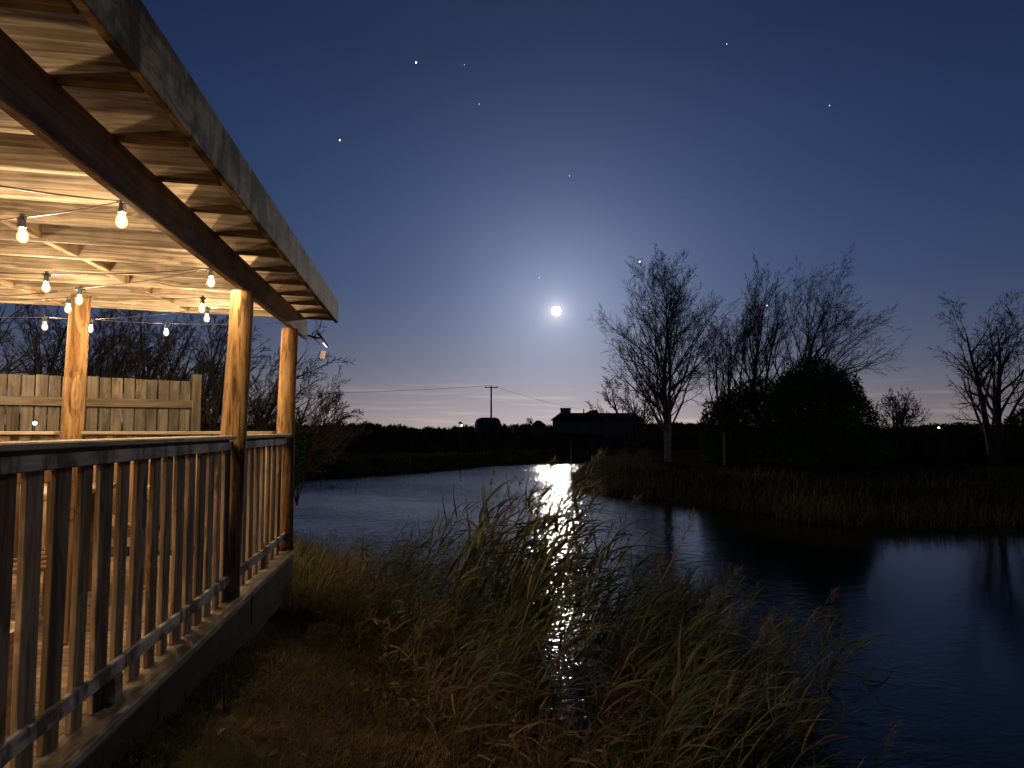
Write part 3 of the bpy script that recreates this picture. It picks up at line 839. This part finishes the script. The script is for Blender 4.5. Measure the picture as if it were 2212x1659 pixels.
bx_, by_ = at(1765, 25), 25.0
e = [((bx_, by_, .25), (2.0, 1.8, 2.45)), ((bx_ + .95, by_ + .2, -.05), (1.35, 1.5, 2.0)), ((bx_ - .85, by_ - .3, .2), (1.4, 1.4, 2.0)), ((bx_ + .3, by_ - .6, -.7), (2.1, 1.4, 1.1)), ((bx_ - .1, by_, .9), (1.55, 1.4, 1.75))]
bush = foliage('evergreen_bush', 'large domed dark evergreen bush on the bank', 'bush', e, 60000, .095, 51, M['leaf'], (bx_, by_, -1.4)); stems(bush, None, 12, 2.6, 1.2, .05, 1)
b2x, b2y = at(1600, 27), 27.0
e = [((b2x, b2y, .10), (1.15, 1.0, 1.75)), ((b2x - .95, b2y, -.15), (.8, .8, 1.45)), ((b2x + .9, b2y - .2, .35), (1.1, .9, 1.7))]
bush = foliage('leafy_bush', 'lower brownish leafy bush at the left foot of the evergreen bush', 'bush', e, 24000, .10, 52, M['leaf'], (b2x, b2y, -1.4)); stems(bush, None, 12, 2.0, .8, .04, 2)
e = [((at(648, 15), 15.0, -.35), (.16, .3, .75)), ((at(622, 15.2), 15.2, -.6), (.30, .4, .75))]
bush = foliage('ivy_bush', 'small green bush at the foot of the leaning shrub tree', 'bush', e, 3000, .06, 53, M['leaf'], (at(645, 15), 15, -1.6)); stems(bush, None, 7, 1.0, .3, .02, 3)
e = [((at(2215, 27), 27.0, -.35), (1.0, 1.0, 1.05)), ((at(2260, 27), 27.5, -.1), (1.2, 1.0, 1.2))]
bush = foliage('dark_bush', 'dark bush under the lone tree at the right edge', 'bush', e, 6000, .13, 54, M['leaf'], (at(2215, 27), 27, -1.4)); stems(bush, None, 7, 1.2, .6, .03, 4)


def hedge_line(label, pts, h, wdt, n, size, seed, mat, name='hedge'):
    """hedge along a polyline: a rough solid core clothed in leaf faces"""
    rg = np.random.default_rng(seed); pts = np.array(pts, float)
    seg = np.linalg.norm(np.diff(pts, axis=0), axis=1); cum = np.concatenate(([0], np.cumsum(seg)))
    def along(s):
        i = np.clip(np.searchsorted(cum, s) - 1, 0, len(seg) - 1); f = ((s - cum[i]) / seg[i])[:, None]
        return pts[i] * (1 - f) + pts[i + 1] * f
    def top(s): return h * (1 + .10 * np.sin(s * .9) + .08 * np.sin(s * 2.3 + 1) + .06 * np.sin(s * 5.1 + 2) + .10 * np.sin(s * .23 + seed) + (.16 * np.sin(s * .071 + seed) + .12 * np.sin(s * .17 + 2) if h > 2 else 0))
    pil = Pile()
    m_ = int(cum[-1] / (size * 1.6)); s = np.linspace(0, cum[-1], m_); c = along(s)
    prof = [(-.5, -.2), (-.47, .5), (-.3, .86), (0, .95), (.3, .86), (.47, .5), (.5, -.2)]
    V = np.stack([np.stack([c[:, 0], c[:, 1] + (u + rg.normal(0, .05, m_)) * wdt, gzv(c[:, 0], c[:, 1]) + top(s) * (t_ + rg.normal(0, .05, m_))], -1) for u, t_ in prof], 1)
    idx = np.arange(m_ * 7).reshape(m_, 7)
    pil.add(V.reshape(-1, 3), np.stack([idx[:-1, :-1], idx[1:, :-1], idx[1:, 1:], idx[:-1, 1:]], -1).reshape(-1, 4), None, rg.random(m_ * 7) * .6)
    s = rg.random(n) * cum[-1]; c = along(s); k_ = rg.random(n) * 6; i = k_.astype(int); f = k_ - i; pr = np.array(prof)
    u = pr[i, 0] * (1 - f) + pr[i + 1, 0] * f; t_ = pr[i, 1] * (1 - f) + pr[i + 1, 1] * f
    P = np.stack([c[:, 0], c[:, 1] + u * wdt, gzv(c[:, 0], c[:, 1]) + top(s) * t_], -1)
    D = np.stack([rg.normal(0, .6, n), u * 2 + rg.normal(0, .5, n), np.abs(rg.normal(.4, .5, n))], -1)
    v_, q_, t2, r_ = blades(P, D, size * rg.uniform(.5, 1.3, n), size * .45 * rg.uniform(.6, 1.3, n), rg.uniform(0, .5, n), seg=2, flat=rg.uniform(0, 3.1, n))
    pil.add(v_, q_, t2, r_)
    o_ = pil.build(name, mat); return tag(o_, label, None, None, 'stuff')
def gzv(x, y): return ground_z(x, y)
hedge_line('low dark hedge beyond the far bank of the pond', [(-40, 46), (-10, 46), (6, 47), (24, 49)], 1.0, 1.6, 26000, .22, 61, M['hedge'])
hedge_line('distant field hedge along the skyline', [(-160, 150), (-40, 150), (20, 152), (110, 150), (220, 140)], 2.2, 3.0, 22000, .75, 62, M['hedge'])
hedge_line('dark undergrowth behind the right bank', [(17, 28), (26, 30), (40, 32)], 1.15, 2.2, 14000, .18, 63, M['hedge'], 'undergrowth')

# ------------------------------------------------------------------ far buildings, pole, posts and lamps
K = 110 / 1470.0
def hx(px, y=110.0): return at(px, y)
hs = thing('bungalow', 'dark bungalow with a hipped roof and a broad chimney on the skyline', 'house', (hx(1296), 112, -1.4))
wd = (hx(1390) - hx(1203)) / 2
vv, ff = boxes([(-wd + .4, wd - .4, -3.4, 3.4, 0, 2.95)])
mesh_obj('wall', vv, ff, M['wall'], hs)
rv = [(-wd, -3.9, 2.95), (wd, -3.9, 2.95), (wd, 3.9, 2.95), (-wd, 3.9, 2.95), (-wd + 1.0, 0, 4.2), (wd - 1.1, 0, 4.2)]
rf = mesh_obj('roof', rv, [(0, 1, 5, 4), (1, 2, 5), (2, 3, 4, 5), (3, 0, 4), (3, 2, 1, 0)], M['roof'], hs)
vv, ff = boxes([(hx(1217) - hx(1296), hx(1237) - hx(1296), -.5, .5, 3.4, 4.98), (hx(1216) - hx(1296), hx(1238) - hx(1296), -.6, .6, 4.85, 5.0)])
mesh_obj('chimney', vv, ff, M['wall'], rf)
gx = hx(1283) - hx(1296)
mesh_obj('gable', [(gx - 1.1, -3.95, 2.95), (gx + 1.1, -3.95, 2.95), (gx, -3.95, 4.66), (gx - 1.1, 0, 4.15), (gx + 1.1, 0, 4.15), (gx, 0, 4.66)], [(0, 1, 2), (0, 2, 5, 3), (1, 4, 5, 2), (3, 5, 4), (0, 3, 4, 1)], M['roof'], rf)
mesh_obj('finial', *tubes(np.array([[[hx(1267) - hx(1296), 0, 4.2], [hx(1267) - hx(1296), 0, 4.95]]]), np.array([[.13, .07]]), 6), M['roof'], rf)
for px in (1255, 1283, 1301, 1340):
    x = hx(px) - hx(1296)
    wv, wf = boxes([(x - .5, x + .5, -3.46, -3.39, .9, 2.3)])
    wn = mesh_obj('window', wv, wf, M['wall'], hs)
    wv, wf = boxes([(x - .42, x + .42, -3.475, -3.45, .98, 2.22)])
    mesh_obj('pane', wv, wf, M['pane'], wn)
# round shouldered metal shed
sh = thing('metal_shed', 'dark round shouldered shed in front of the pole on the skyline', 'shed', (hx(1053.5, 100), 100, -1.4))
half = (hx(1079, 100) - hx(1028, 100)) / 2
prof = [(-half, 0), (-half, 2.1), (-half + .12, 2.65), (-half + .38, 3.0), (-half + .8, 3.14), (half - .8, 3.14), (half - .38, 3.0), (half - .12, 2.65), (half, 2.1), (half, 0)]
vv = [(x, -2, z) for x, z in prof] + [(x, 2.5, z) for x, z in prof]; k = len(prof)
mesh_obj('shell', vv, [(i, i + 1, k + i + 1, k + i) for i in range(k - 1)] + [tuple(range(k))[::-1], tuple(range(k, 2 * k))], M['shed'], sh)
vv, ff = boxes([(-.8, .8, -2.04, -2.0, .1, 2.2)]); mesh_obj('door', vv, ff, M['roof'], sh)
# hut with a low wall
hu = thing('hut', 'little pitched roof hut with a low lean-to left of the bungalow', 'hut', (hx(1165, 115), 115, -1.4))
a0, a1 = hx(1152, 115) - hx(1165, 115), hx(1178, 115) - hx(1165, 115)
vv, ff = boxes([(a0, a1 - .2, -1.4, 1.4, 0, 2.1)]); mesh_obj('wall', vv, ff, M['wall'], hu)
mesh_obj('roof', [(a0 - .1, -1.7, 2.1), (a1 + .1, -1.7, 2.0), (a1 + .1, 1.7, 2.0), (a0 - .1, 1.7, 2.1), (a0 + .5, 0, 2.95), (a1 - .9, 0, 2.95)], [(0, 1, 5, 4), (1, 2, 5), (2, 3, 4, 5), (3, 0, 4), (3, 2, 1, 0)], M['roof'], hu)
vv, ff = boxes([(hx(1108, 115) - hx(1165, 115), hx(1131, 115) - hx(1165, 115), -1.2, 1.2, 0, 1.95)]); mesh_obj('lean_to', vv, ff, M['shed'], hu)
# utility pole with its wires
up_ = thing('utility_pole', 'tall wooden utility pole with a crossarm and wires on the skyline', 'utility pole', (hx(1061), 110, -1.4))
mesh_obj('pole', *tubes(np.array([[[0, 0, 0], [0, 0, 4], [0, 0, 8.4]]]), np.array([[.16, .15, .12]]), 8), M['pole'], up_)
link('crossarm', board('crossarm', (2.1, .12, .14), M['pole'], .01), up_, (0, -.16, 8.22))
for s in (-.95, 0, .95):
    link('insulator', board('insulator', (.10, .10, .26), M['black'], .02), up_, (s, -.16, 8.42))
for s in (0,):
    for end, sag, nm in (((-62.0, 8 + s, 8.0), 1.0, 'wire'), ((75.0, 150 + s, 9.5), 2.6, 'wire')):
        tt = np.linspace(0, 1, 22)
        P = np.stack([s + (end[0] - s) * tt, -.16 + (end[1] + .16) * tt, 8.55 + (end[2] - 8.55) * tt - sag * 4 * tt * (1 - tt)], -1)[None]
        mesh_obj(nm, *tubes(P, np.full((1, 22), .022), 4), M['wire'], up_)
# posts on the far bank
GP = 'thin wooden stakes on the far bank'
for px, y, h, lb in ((719, 40, 1.0, 'weathered stake on the far bank by the leaning shrub tree'), (1233, 40, 1.25, 'tall thin stake on the far bank below the bungalow'), (1562, 24, 1.25, 'thin stake beside the leafy bush on the right bank')):
    gx_, gy_, gz_ = ground_at(px, y)
    s = thing('stake', lb, 'stake', (gx_, gy_, gz_), GP)
    mesh_obj('shaft', *tubes(np.array([[[0, 0, 0], [.01, 0, h * .5], [.0, 0, h]]]), np.array([[.05, .045, .04]]), 7), M['birch'], s)
gx_, gy_, gz_ = ground_at(995, 38.5)
lp = thing('bank_lamp', 'slim lamp post with a lit white head on the far bank', 'lamp', (gx_, gy_, gz_))
hgt_ = 12 * 38.8 / 1470 - gz_ - .02
mesh_obj('shaft', *tubes(np.array([[[0, 0, 0], [0, 0, hgt_]]]), np.array([[.045, .04]]), 8), M['pole'], lp)
mesh_obj('lamp_cap', *lathe([(.02, 0), (.13, .0), (.12, .08), (.03, .14)], 10), M['black'], lp, loc=(0, 0, hgt_ + .02))
v_, f_ = lathe([(.02, -.11), (.055, -.085), (.062, -.04), (.04, 0)], 10)
mesh_obj('lamp_glass', v_, f_, M['white_lamp'], lp, smooth=True, loc=(.06, 0, hgt_ - .02))
# solar stick light by the fence
sl = thing('solar_light', 'little white solar stick light in front of the fence', 'garden light', (at(77, 7.4), 7.4, -1.42))
mesh_obj('stick', *tubes(np.array([[[0, 0, 0], [0, 0, 1.47]]]), np.array([[.006, .006]]), 6), M['black'], sl)
v_, f_ = lathe([(.006, -.022), (.017, -.012), (.019, .006), (.010, .018)], 9)
mesh_obj('lamp_glass', v_, f_, M['white_lamp'], sl, smooth=True, loc=(0, 0, 1.485))
mesh_obj('lamp_cap', *lathe([(.02, 0), (.021, .01), (.008, .02)], 9), M['black'], sl, loc=(0, 0, 1.503))
# lamps a long way off
for px, y, z, lb, mt in ((2026, 140, .15, 'warm porch lamp far off between the small tree and the lone tree', 'warm_lamp'), (2160, 160, .1, 'faint white lamp far off below the lone tree', 'white_lamp')):
    s = thing('far_lamp', lb, 'lamp', (hx(px, y), y, -1.4))
    mesh_obj('shaft', *tubes(np.array([[[0, 0, 0], [0, 0, 1.4 + z]]]), np.array([[.07, .06]]), 6), M['pole'], s)
    rr = .22 if mt == 'warm_lamp' else .10
    v_, f_ = lathe([(.3 * rr, -rr), (.85 * rr, -.5 * rr), (rr, 0), (.8 * rr, .6 * rr), (.3 * rr, rr)], 10)
    mesh_obj('lamp_glass', v_, f_, M[mt], s, smooth=True, loc=(0, 0, 1.4 + z + rr))
gh = thing('greenhouse', 'far low greenhouse with a row of lit panes beyond the birch', 'greenhouse', (hx(1481, 170), 170, -1.4))
vv, ff = boxes([(-3.4, 3.4, -1, 1, 0, 1.9)]); mesh_obj('wall', vv, ff, M['shed'], gh)
mesh_obj('roof', [(-3.5, -1.2, 1.9), (3.5, -1.2, 1.9), (3.5, 1.2, 1.9), (-3.5, 1.2, 1.9), (-3.5, 0, 2.4), (3.5, 0, 2.4)], [(0, 1, 5, 4), (2, 3, 4, 5), (1, 2, 5), (3, 0, 4), (3, 2, 1, 0)], M['shed'], gh)
for i in range(6):
    vv, ff = boxes([(-3.1 + i * 1.05, -2.4 + i * 1.05, -1.05, -1.0, 1.35, 1.75)]); mesh_obj('pane', vv, ff, M['white_lamp'], gh)

# ------------------------------------------------------------------ moon and stars
DM = 6000.0
bm = bmesh.new(); bmesh.ops.create_icosphere(bm, subdivisions=3, radius=DM * math.tan(math.radians(.375)))
me = bpy.data.meshes.new('moon'); bm.to_mesh(me); bm.free(); me.materials.append(M['moon'])
me.polygons.foreach_set('use_smooth', [True] * len(me.polygons))
tag(link('moon', me, None, tuple(MOON * DM)), 'full white moon in a pale halo above the fields', 'moon')
def sky_dir(px, py):
    d = fw + rt * ((px - 1106) / 1470.0) - up * ((py - 829.5) / 1470.0); return d.normalized()
bm = bmesh.new(); bmesh.ops.create_icosphere(bm, subdivisions=1, radius=1)
sm = {}
for k_ in ('star', 'bright_star'):
    me = bpy.data.meshes.new('star'); bm.to_mesh(me); me.materials.append(M[k_]); sm[k_] = me
bm.free()
for px, py, rad, br_, lb in (
        (899, 135, 5.2, 1, 'brightest star, high in the sky left of the moon'), (734, 303, 4.2, 1, 'star just right of the pergola eave'), (1382, 565, 5.6, 1, 'bright star at the top of the pale birch'),
        (1035, 225, 2.6, 0, 'faint star below and right of the brightest one'), (1230, 380, 2.6, 0, 'faint star high above the moon'), (1165, 600, 2.8, 0, 'faint star just above the moon halo'),
        (1570, 95, 3.0, 0, 'faint star near the top edge of the sky right of the moon'), (1792, 228, 3.2, 0, 'lone faint star high at the right of the sky'), (1657, 660, 3.6, 1, 'star among the twigs of the narrow upright tree'),
        (1003, 140, 2.0, 0, 'very faint star beside the brightest one')):
    tag(link('star', sm['bright_star' if br_ else 'star'], None, tuple(sky_dir(px, py) * 5500), None, (rad * (1.05 if br_ else .8),) * 3), lb, 'star', 'stars')


# ------------------------------------------------------------------ grass on the near bank
def scatter(n, x0, x1, y0, y1, rg, keep):
    x = rg.uniform(x0, x1, n); y = rg.uniform(y0, y1, n); k_ = keep(x, y); return x[k_], y[k_]
rg = np.random.default_rng(71)
pil = Pile()
def grass_patch(x, y, h0, h1, w0, w1, droop=(.3, 1.6), lean=.5, wind=.25, seg=3):
    n = len(x); z = ground_z(x, y) - .012
    patch = .5 + .5 * wob(x * .8 + 3, y * .8)
    d = np.stack([rg.normal(wind, lean, n), rg.normal(0, lean, n), np.full(n, 1.0)], -1)
    ln = rg.uniform(h0, h1, n) * (.7 + .6 * patch)
    rn = np.clip(patch * .75 + rg.normal(.1, .22, n), 0, 1)
    v_, q_, t_, r_ = blades(np.stack([x, y, z], -1), d, ln, rg.uniform(w0, w1, n), rg.uniform(*droop, n), (.15, 0, 0), seg, rn, rg.uniform(-.6, .6, n))
    pil.add(v_, q_, t_, r_)
x, y = scatter(110000, -1.16, 3.6, 1.3, 11.0, rg, lambda x, y: (shore_distance(x, y) > .12) & (rg.random(len(x)) < np.clip(4.5 / np.maximum(y, 1), .25, 1)))
grass_patch(x, y, .035, .095, .0028, .006)
x, y = scatter(30000, -1.16, 3.6, 1.3, 9.0, rg, lambda x, y: (shore_distance(x, y) > .25) & (wob(x * 1.1, y * 1.1) > .12))
grass_patch(x, y, .08, .17, .003, .006, (.8, 2.2), .7)
tag(pil.build('grass', M['grass']), 'short brown and green grass on the bank below the deck', kind='stuff')

# dead leaves blown onto the bank
pl_ = Pile(); n = 900; x, y = scatter(n, -1.12, 2.2, 1.6, 8.5, rg, lambda x, y: (shore_distance(x, y) > .3) & (wob(x * 1.6 + 2, y * 1.2) > -.25)); n = len(x)
v_, q_, t_, r_ = blades(np.stack([x, y, ground_z(x, y) + rg.uniform(.01, .06, n)], -1), np.stack([rg.normal(0, 1, n), rg.normal(0, 1, n), rg.uniform(0, .6, n)], -1), rg.uniform(.03, .08, n), rg.uniform(.015, .032, n), rg.uniform(.3, 1.6, n), (0, 0, 0), 3, None, rg.uniform(-1, 1, n), True)
pl_.add(v_, q_, t_, r_); tag(pl_.build('fallen_leaves', M['dead']), 'brown dead leaves blown onto the grass below the deck', kind='stuff')
# sedge and rank grass along the water's edge
pil = Pile()
x, y = scatter(34000, -3.5, 6, .8, 12, rg, lambda x, y: np.abs(shore_distance(x, y) - .25) < .42)
grass_patch(x, y, .16, .46, .004, .009, (.3, 1.6), .30, .22)
x, y = scatter(4200, -2.4, -.6, 6.4, 10.5, rg, lambda x, y: (shore_distance(x, y) > -.1) & (shore_distance(x, y) < 1.5))
grass_patch(x, y, .22, .58, .006, .015, (.3, 1.9), .34, .2)
tag(pil.build('sedge', M['sedge']), 'rank sedge along the near edge of the pond', kind='stuff')
pil = Pile()
x, y = scatter(170000, 4.4, 24, 9.5, 41, rg, lambda x, y: (shore_distance(x, y) > -.08) & (shore_distance(x, y) < 3.0) & (rg.random(len(x)) < np.where(shore_distance(x, y) < 1.0, 1.0, .28)))
grass_patch(x, y, .14, .48, .010, .020, (.3, 1.7), .35, .2, 2)
x, y = scatter(40000, -9, 10, 25, 44, rg, lambda x, y: (shore_distance(x, y) > -.05) & (shore_distance(x, y) < 2.2))
grass_patch(x, y, .10, .30, .014, .026, (.3, 1.7), .35, .2, 2)
tag(pil.build('bank_grass', M['sedge']), 'tufted dead grass along the far banks of the pond', kind='stuff')
# dead weed lying on the water at the left
pil = Pile()
n = 420; x = rg.normal(at(705, 24), .9, n); y = rg.normal(23.5, .8, n)
d = np.stack([rg.normal(0, 1, n), rg.normal(0, .6, n), rg.uniform(0, .35, n)], -1)
v_, q_, t_, r_ = blades(np.stack([x, y, np.full(n, WATER + .004)], -1), d, rg.uniform(.08, .40, n), rg.uniform(.008, .02, n), rg.uniform(.2, .9, n), seg=2)
v_[:, 2] = np.maximum(v_[:, 2], WATER + .003)
pil.add(v_, q_, t_, r_)
tag(pil.build('water_weed', M['hedge']), 'dark dead weed lying on the water at the left', kind='stuff')


# ------------------------------------------------------------------ reeds
def reed_shape(rg, h, lean):
    """one reed: stem polyline, leaf blades, plume; local coordinates"""
    n = 8; P = np.zeros((n, 3)); d = np.array([lean[0] * .5, lean[1] * .5, 1.0]); d /= np.linalg.norm(d); p = np.zeros(3)
    for j in range(n):
        P[j] = p; p = p + d * h / (n - 1)
        d = d + np.array([lean[0] * .16, lean[1] * .16, -.01]) + rg.normal(0, .02, 3); d /= np.linalg.norm(d)
    k_ = int(rg.integers(8, 13)); t_ = np.sort(rg.uniform(.28, 1.0, k_)); f = t_ * (n - 1); i = np.clip(f.astype(int), 0, n - 2); fr = (f - i)[:, None]
    pos = P[i] * (1 - fr) + P[i + 1] * fr
    side = np.where(np.arange(k_) % 2 == 0, 1.0, -1.0)
    d = np.stack([rg.normal(.62, .42, k_), side * rg.uniform(.05, .55, k_) + rg.normal(0, .2, k_), rg.uniform(.1, 1.0, k_)], -1)
    return P, pos, d, rg.uniform(.20, .42, k_) * np.where(t_ > .9, .7, 1), rg.uniform(.012, .024, k_), rg.uniform(.35, 1.5, k_)


def plume_shape(rg, top, lean):
    n = 46; s = rg.random(n) * .17
    base = top + np.stack([s * .45 + rg.normal(0, .004, n), rg.normal(0, .004, n), s * .9], -1)
    d = np.stack([rg.normal(.55, .35, n), rg.normal(0, .35, n), rg.uniform(-.1, .7, n)], -1)
    return base, d, rg.uniform(.04, .10, n), rg.uniform(.003, .006, n), rg.uniform(.6, 1.8, n)


# the reeds that stand out, each a thing of its own (copies of eight grown ones)
GR = 'tall leafy reeds standing at the water edge'
protos = []
rg = np.random.default_rng(81)
for i in range(8):
    P, pos, d, ln, wd_, dr = reed_shape(rg, 1.0, (rg.uniform(.25, .6), rg.uniform(-.15, .15)))
    root = bpy.data.objects.new('reed', None); COL.objects.link(root); root.empty_display_size = .1
    tag(root, 'tall green and straw coloured reed blown to the right at the water edge', 'reed', GR)
    v_, q_ = tubes(P[None], np.linspace(.0050, .0022, len(P))[None], 5); mesh_obj('stem', v_, q_, M['reed_stem'], root, np.full(len(v_), rg.random()))
    for j in range(len(pos)):
        v_, q_, t_, r_ = blades(np.zeros((1, 3)), d[j:j + 1], ln[j:j + 1], wd_[j:j + 1], dr[j:j + 1], (.35, 0, 0), 5, np.array([rg.random()]), np.array([rg.uniform(-.7, .7)]), True)
        mesh_obj('leaf', v_, [q_, t_], M['reed_leaf'], root, r_, loc=tuple(pos[j]))
    if i % 2 == 0:
        b_, dd, l_, w_, dr_ = plume_shape(rg, P[-1], None)
        v_, q_, t_, r_ = blades(b_, dd, l_, w_, dr_, (.3, 0, 0), 2)
        o_ = mesh_obj('plume', v_, [q_, t_], M['plume'], root, r_)
    protos.append(root)
spots = []
for _ in range(9000):
    y = rg.uniform(4.0, 8.4); x = rg.uniform(-1.2, 4.0)
    if abs(x - .196 * y) < .22 and rg.random() < .78: continue
    sd = float(shore_distance(np.array([x]), np.array([y]))[0])
    if not (-2.5 < sd < .25) or x > 1.5 + (y - 3.3) * .9: continue
    dens = math.exp(-((x - .95) / .75) ** 2 - ((y - 5.9) / 1.0) ** 2) + .75 * math.exp(-((x - 2.3) / .8) ** 2 - ((y - 6.0) / .9) ** 2) + .35 * math.exp(-((x + .5) / .6) ** 2 - ((y - 7.6) / .8) ** 2)
    if rg.random() < dens: spots.append((x, y, sd))
    if len(spots) >= 220: break
for i, (x, y, sd) in enumerate(spots):
    o_ = protos[i] if i < 8 else copy_tree(protos[int(rg.integers(8))])
    h = (1.14 + .46 * math.exp(-((x - .8) / .65) ** 2)) * rg.uniform(.82, 1.08)
    if i == 12: x, y, h = at(1062, 6.0), 6.0, 1.62
    elif x < -.2: h *= .75
    if i == 12: tag(o_, 'tallest lone reed stalk standing up against the far bank left of the moon glitter')
    o_.location = (x, y, min(WATER - .05, gz(x, y)) if sd < 0 else gz(x, y)); o_.scale = (h, h, h); o_.rotation_euler = (0, 0, rg.normal(0, .45))

# the rest of the bed
pst, plf, ppl = Pile(), Pile(), Pile()
rg = np.random.default_rng(91)
cnt = 0
for _ in range(7000):
    y = rg.uniform(1.9, 10.2); x = rg.uniform(-1.6, 5.2)
    sd = float(shore_distance(np.array([x]), np.array([y]))[0])
    if not (-1.7 < sd < .55): continue
    dens = (.13 if abs(x - .196 * y) < .34 and y > 2.8 else 1.0) * math.exp(-((x - 1.4) / 1.1) ** 2 - ((y - 4.9) / 1.9) ** 2) + .35 * math.exp(-((x + .3) / .8) ** 2 - ((y - 7.9) / 1.2) ** 2) + .30 * math.exp(-((x - 3.0) / 1.0) ** 2 - ((y - 5.0) / 1.3) ** 2)
    if x > 2.6 and y < 4.2: dens *= .35
    if x > 1.42 + (y - 3.3) * .95 + rg.normal(0, .2): dens *= .03
    if rg.random() > dens: continue
    h = (1.12 if x > .3 else .75) * rg.uniform(.50, 1.0) * (1.0 if y > 4 else .75)
    lean = (rg.uniform(.2, .75), rg.normal(0, .2))
    P, pos, d, ln, wd_, dr = reed_shape(rg, h, lean)
    zb = max(gz(x, y), WATER - .3); B = np.array([x, y, zb])
    v_, q_ = tubes(P[None] + B, np.linspace(.0042, .0018, len(P))[None], 3); pst.add(v_, q_, None, np.full(len(v_), rg.random()))
    rn = np.clip(rg.random() * .6 + rg.random(len(pos)) * .5, 0, 1)
    v_, q_, t_, r_ = blades(pos + B, d, ln * .9, wd_ * .68, dr, (.3, 0, 0), 4, rn, rg.uniform(-.8, .8, len(pos)), True); plf.add(v_, q_, t_, r_)
    if rg.random() < .10:
        b_, dd, l_, w_, dr_ = plume_shape(rg, P[-1] + B, None); v_, q_, t_, r_ = blades(b_, dd, l_, w_, dr_, (.3, 0, 0), 2); ppl.add(v_, q_, t_, r_)
    cnt += 1
print('reeds in bed', cnt)
# last year's broken stems and leaves lying about in the bed
n = 26000; x = rg.uniform(-1.2, 3.6, n); y = rg.uniform(1.8, 7.5, n); sd = shore_distance(x, y)
k_ = (sd > -.9) & (sd < .75) & ((np.abs(x - .196 * y) > .25) | (sd > .2)) & (x < 1.35 + (y - 3.3) * .9) & (rg.random(n) < np.where(sd > .3, .5, .8)); x, y = x[k_], y[k_]; n = len(x)
d = np.stack([rg.normal(.35, .8, n), rg.normal(0, .8, n), rg.uniform(-.05, .9, n)], -1)
z = np.maximum(ground_z(x, y), WATER) + rg.random(n) ** 2 * .35
v_, q_, t_, r_ = blades(np.stack([x, y, z], -1), d, rg.uniform(.10, .38, n), rg.uniform(.005, .017, n), rg.uniform(.2, 2.2, n), (.2, 0, 0), 3, np.clip(rg.normal(.6, .25, n), 0, 1), rg.uniform(-1, 1, n)); pdead = Pile(); pdead.add(v_, q_, t_, r_)
bed = plf.build('reed_bed', M['reed_leaf']); tag(bed, 'dense bed of reeds along the near edge of the pond', kind='stuff')
tag(pdead.build('dead_leaves', M['dead'], bed), kind='stuff')
for p_, nm, mt in ((pst, 'stems', 'reed_stem'), (ppl, 'plumes', 'plume')):
    o_ = p_.build('reed_' + nm, M[mt], bed); tag(o_, kind='stuff')
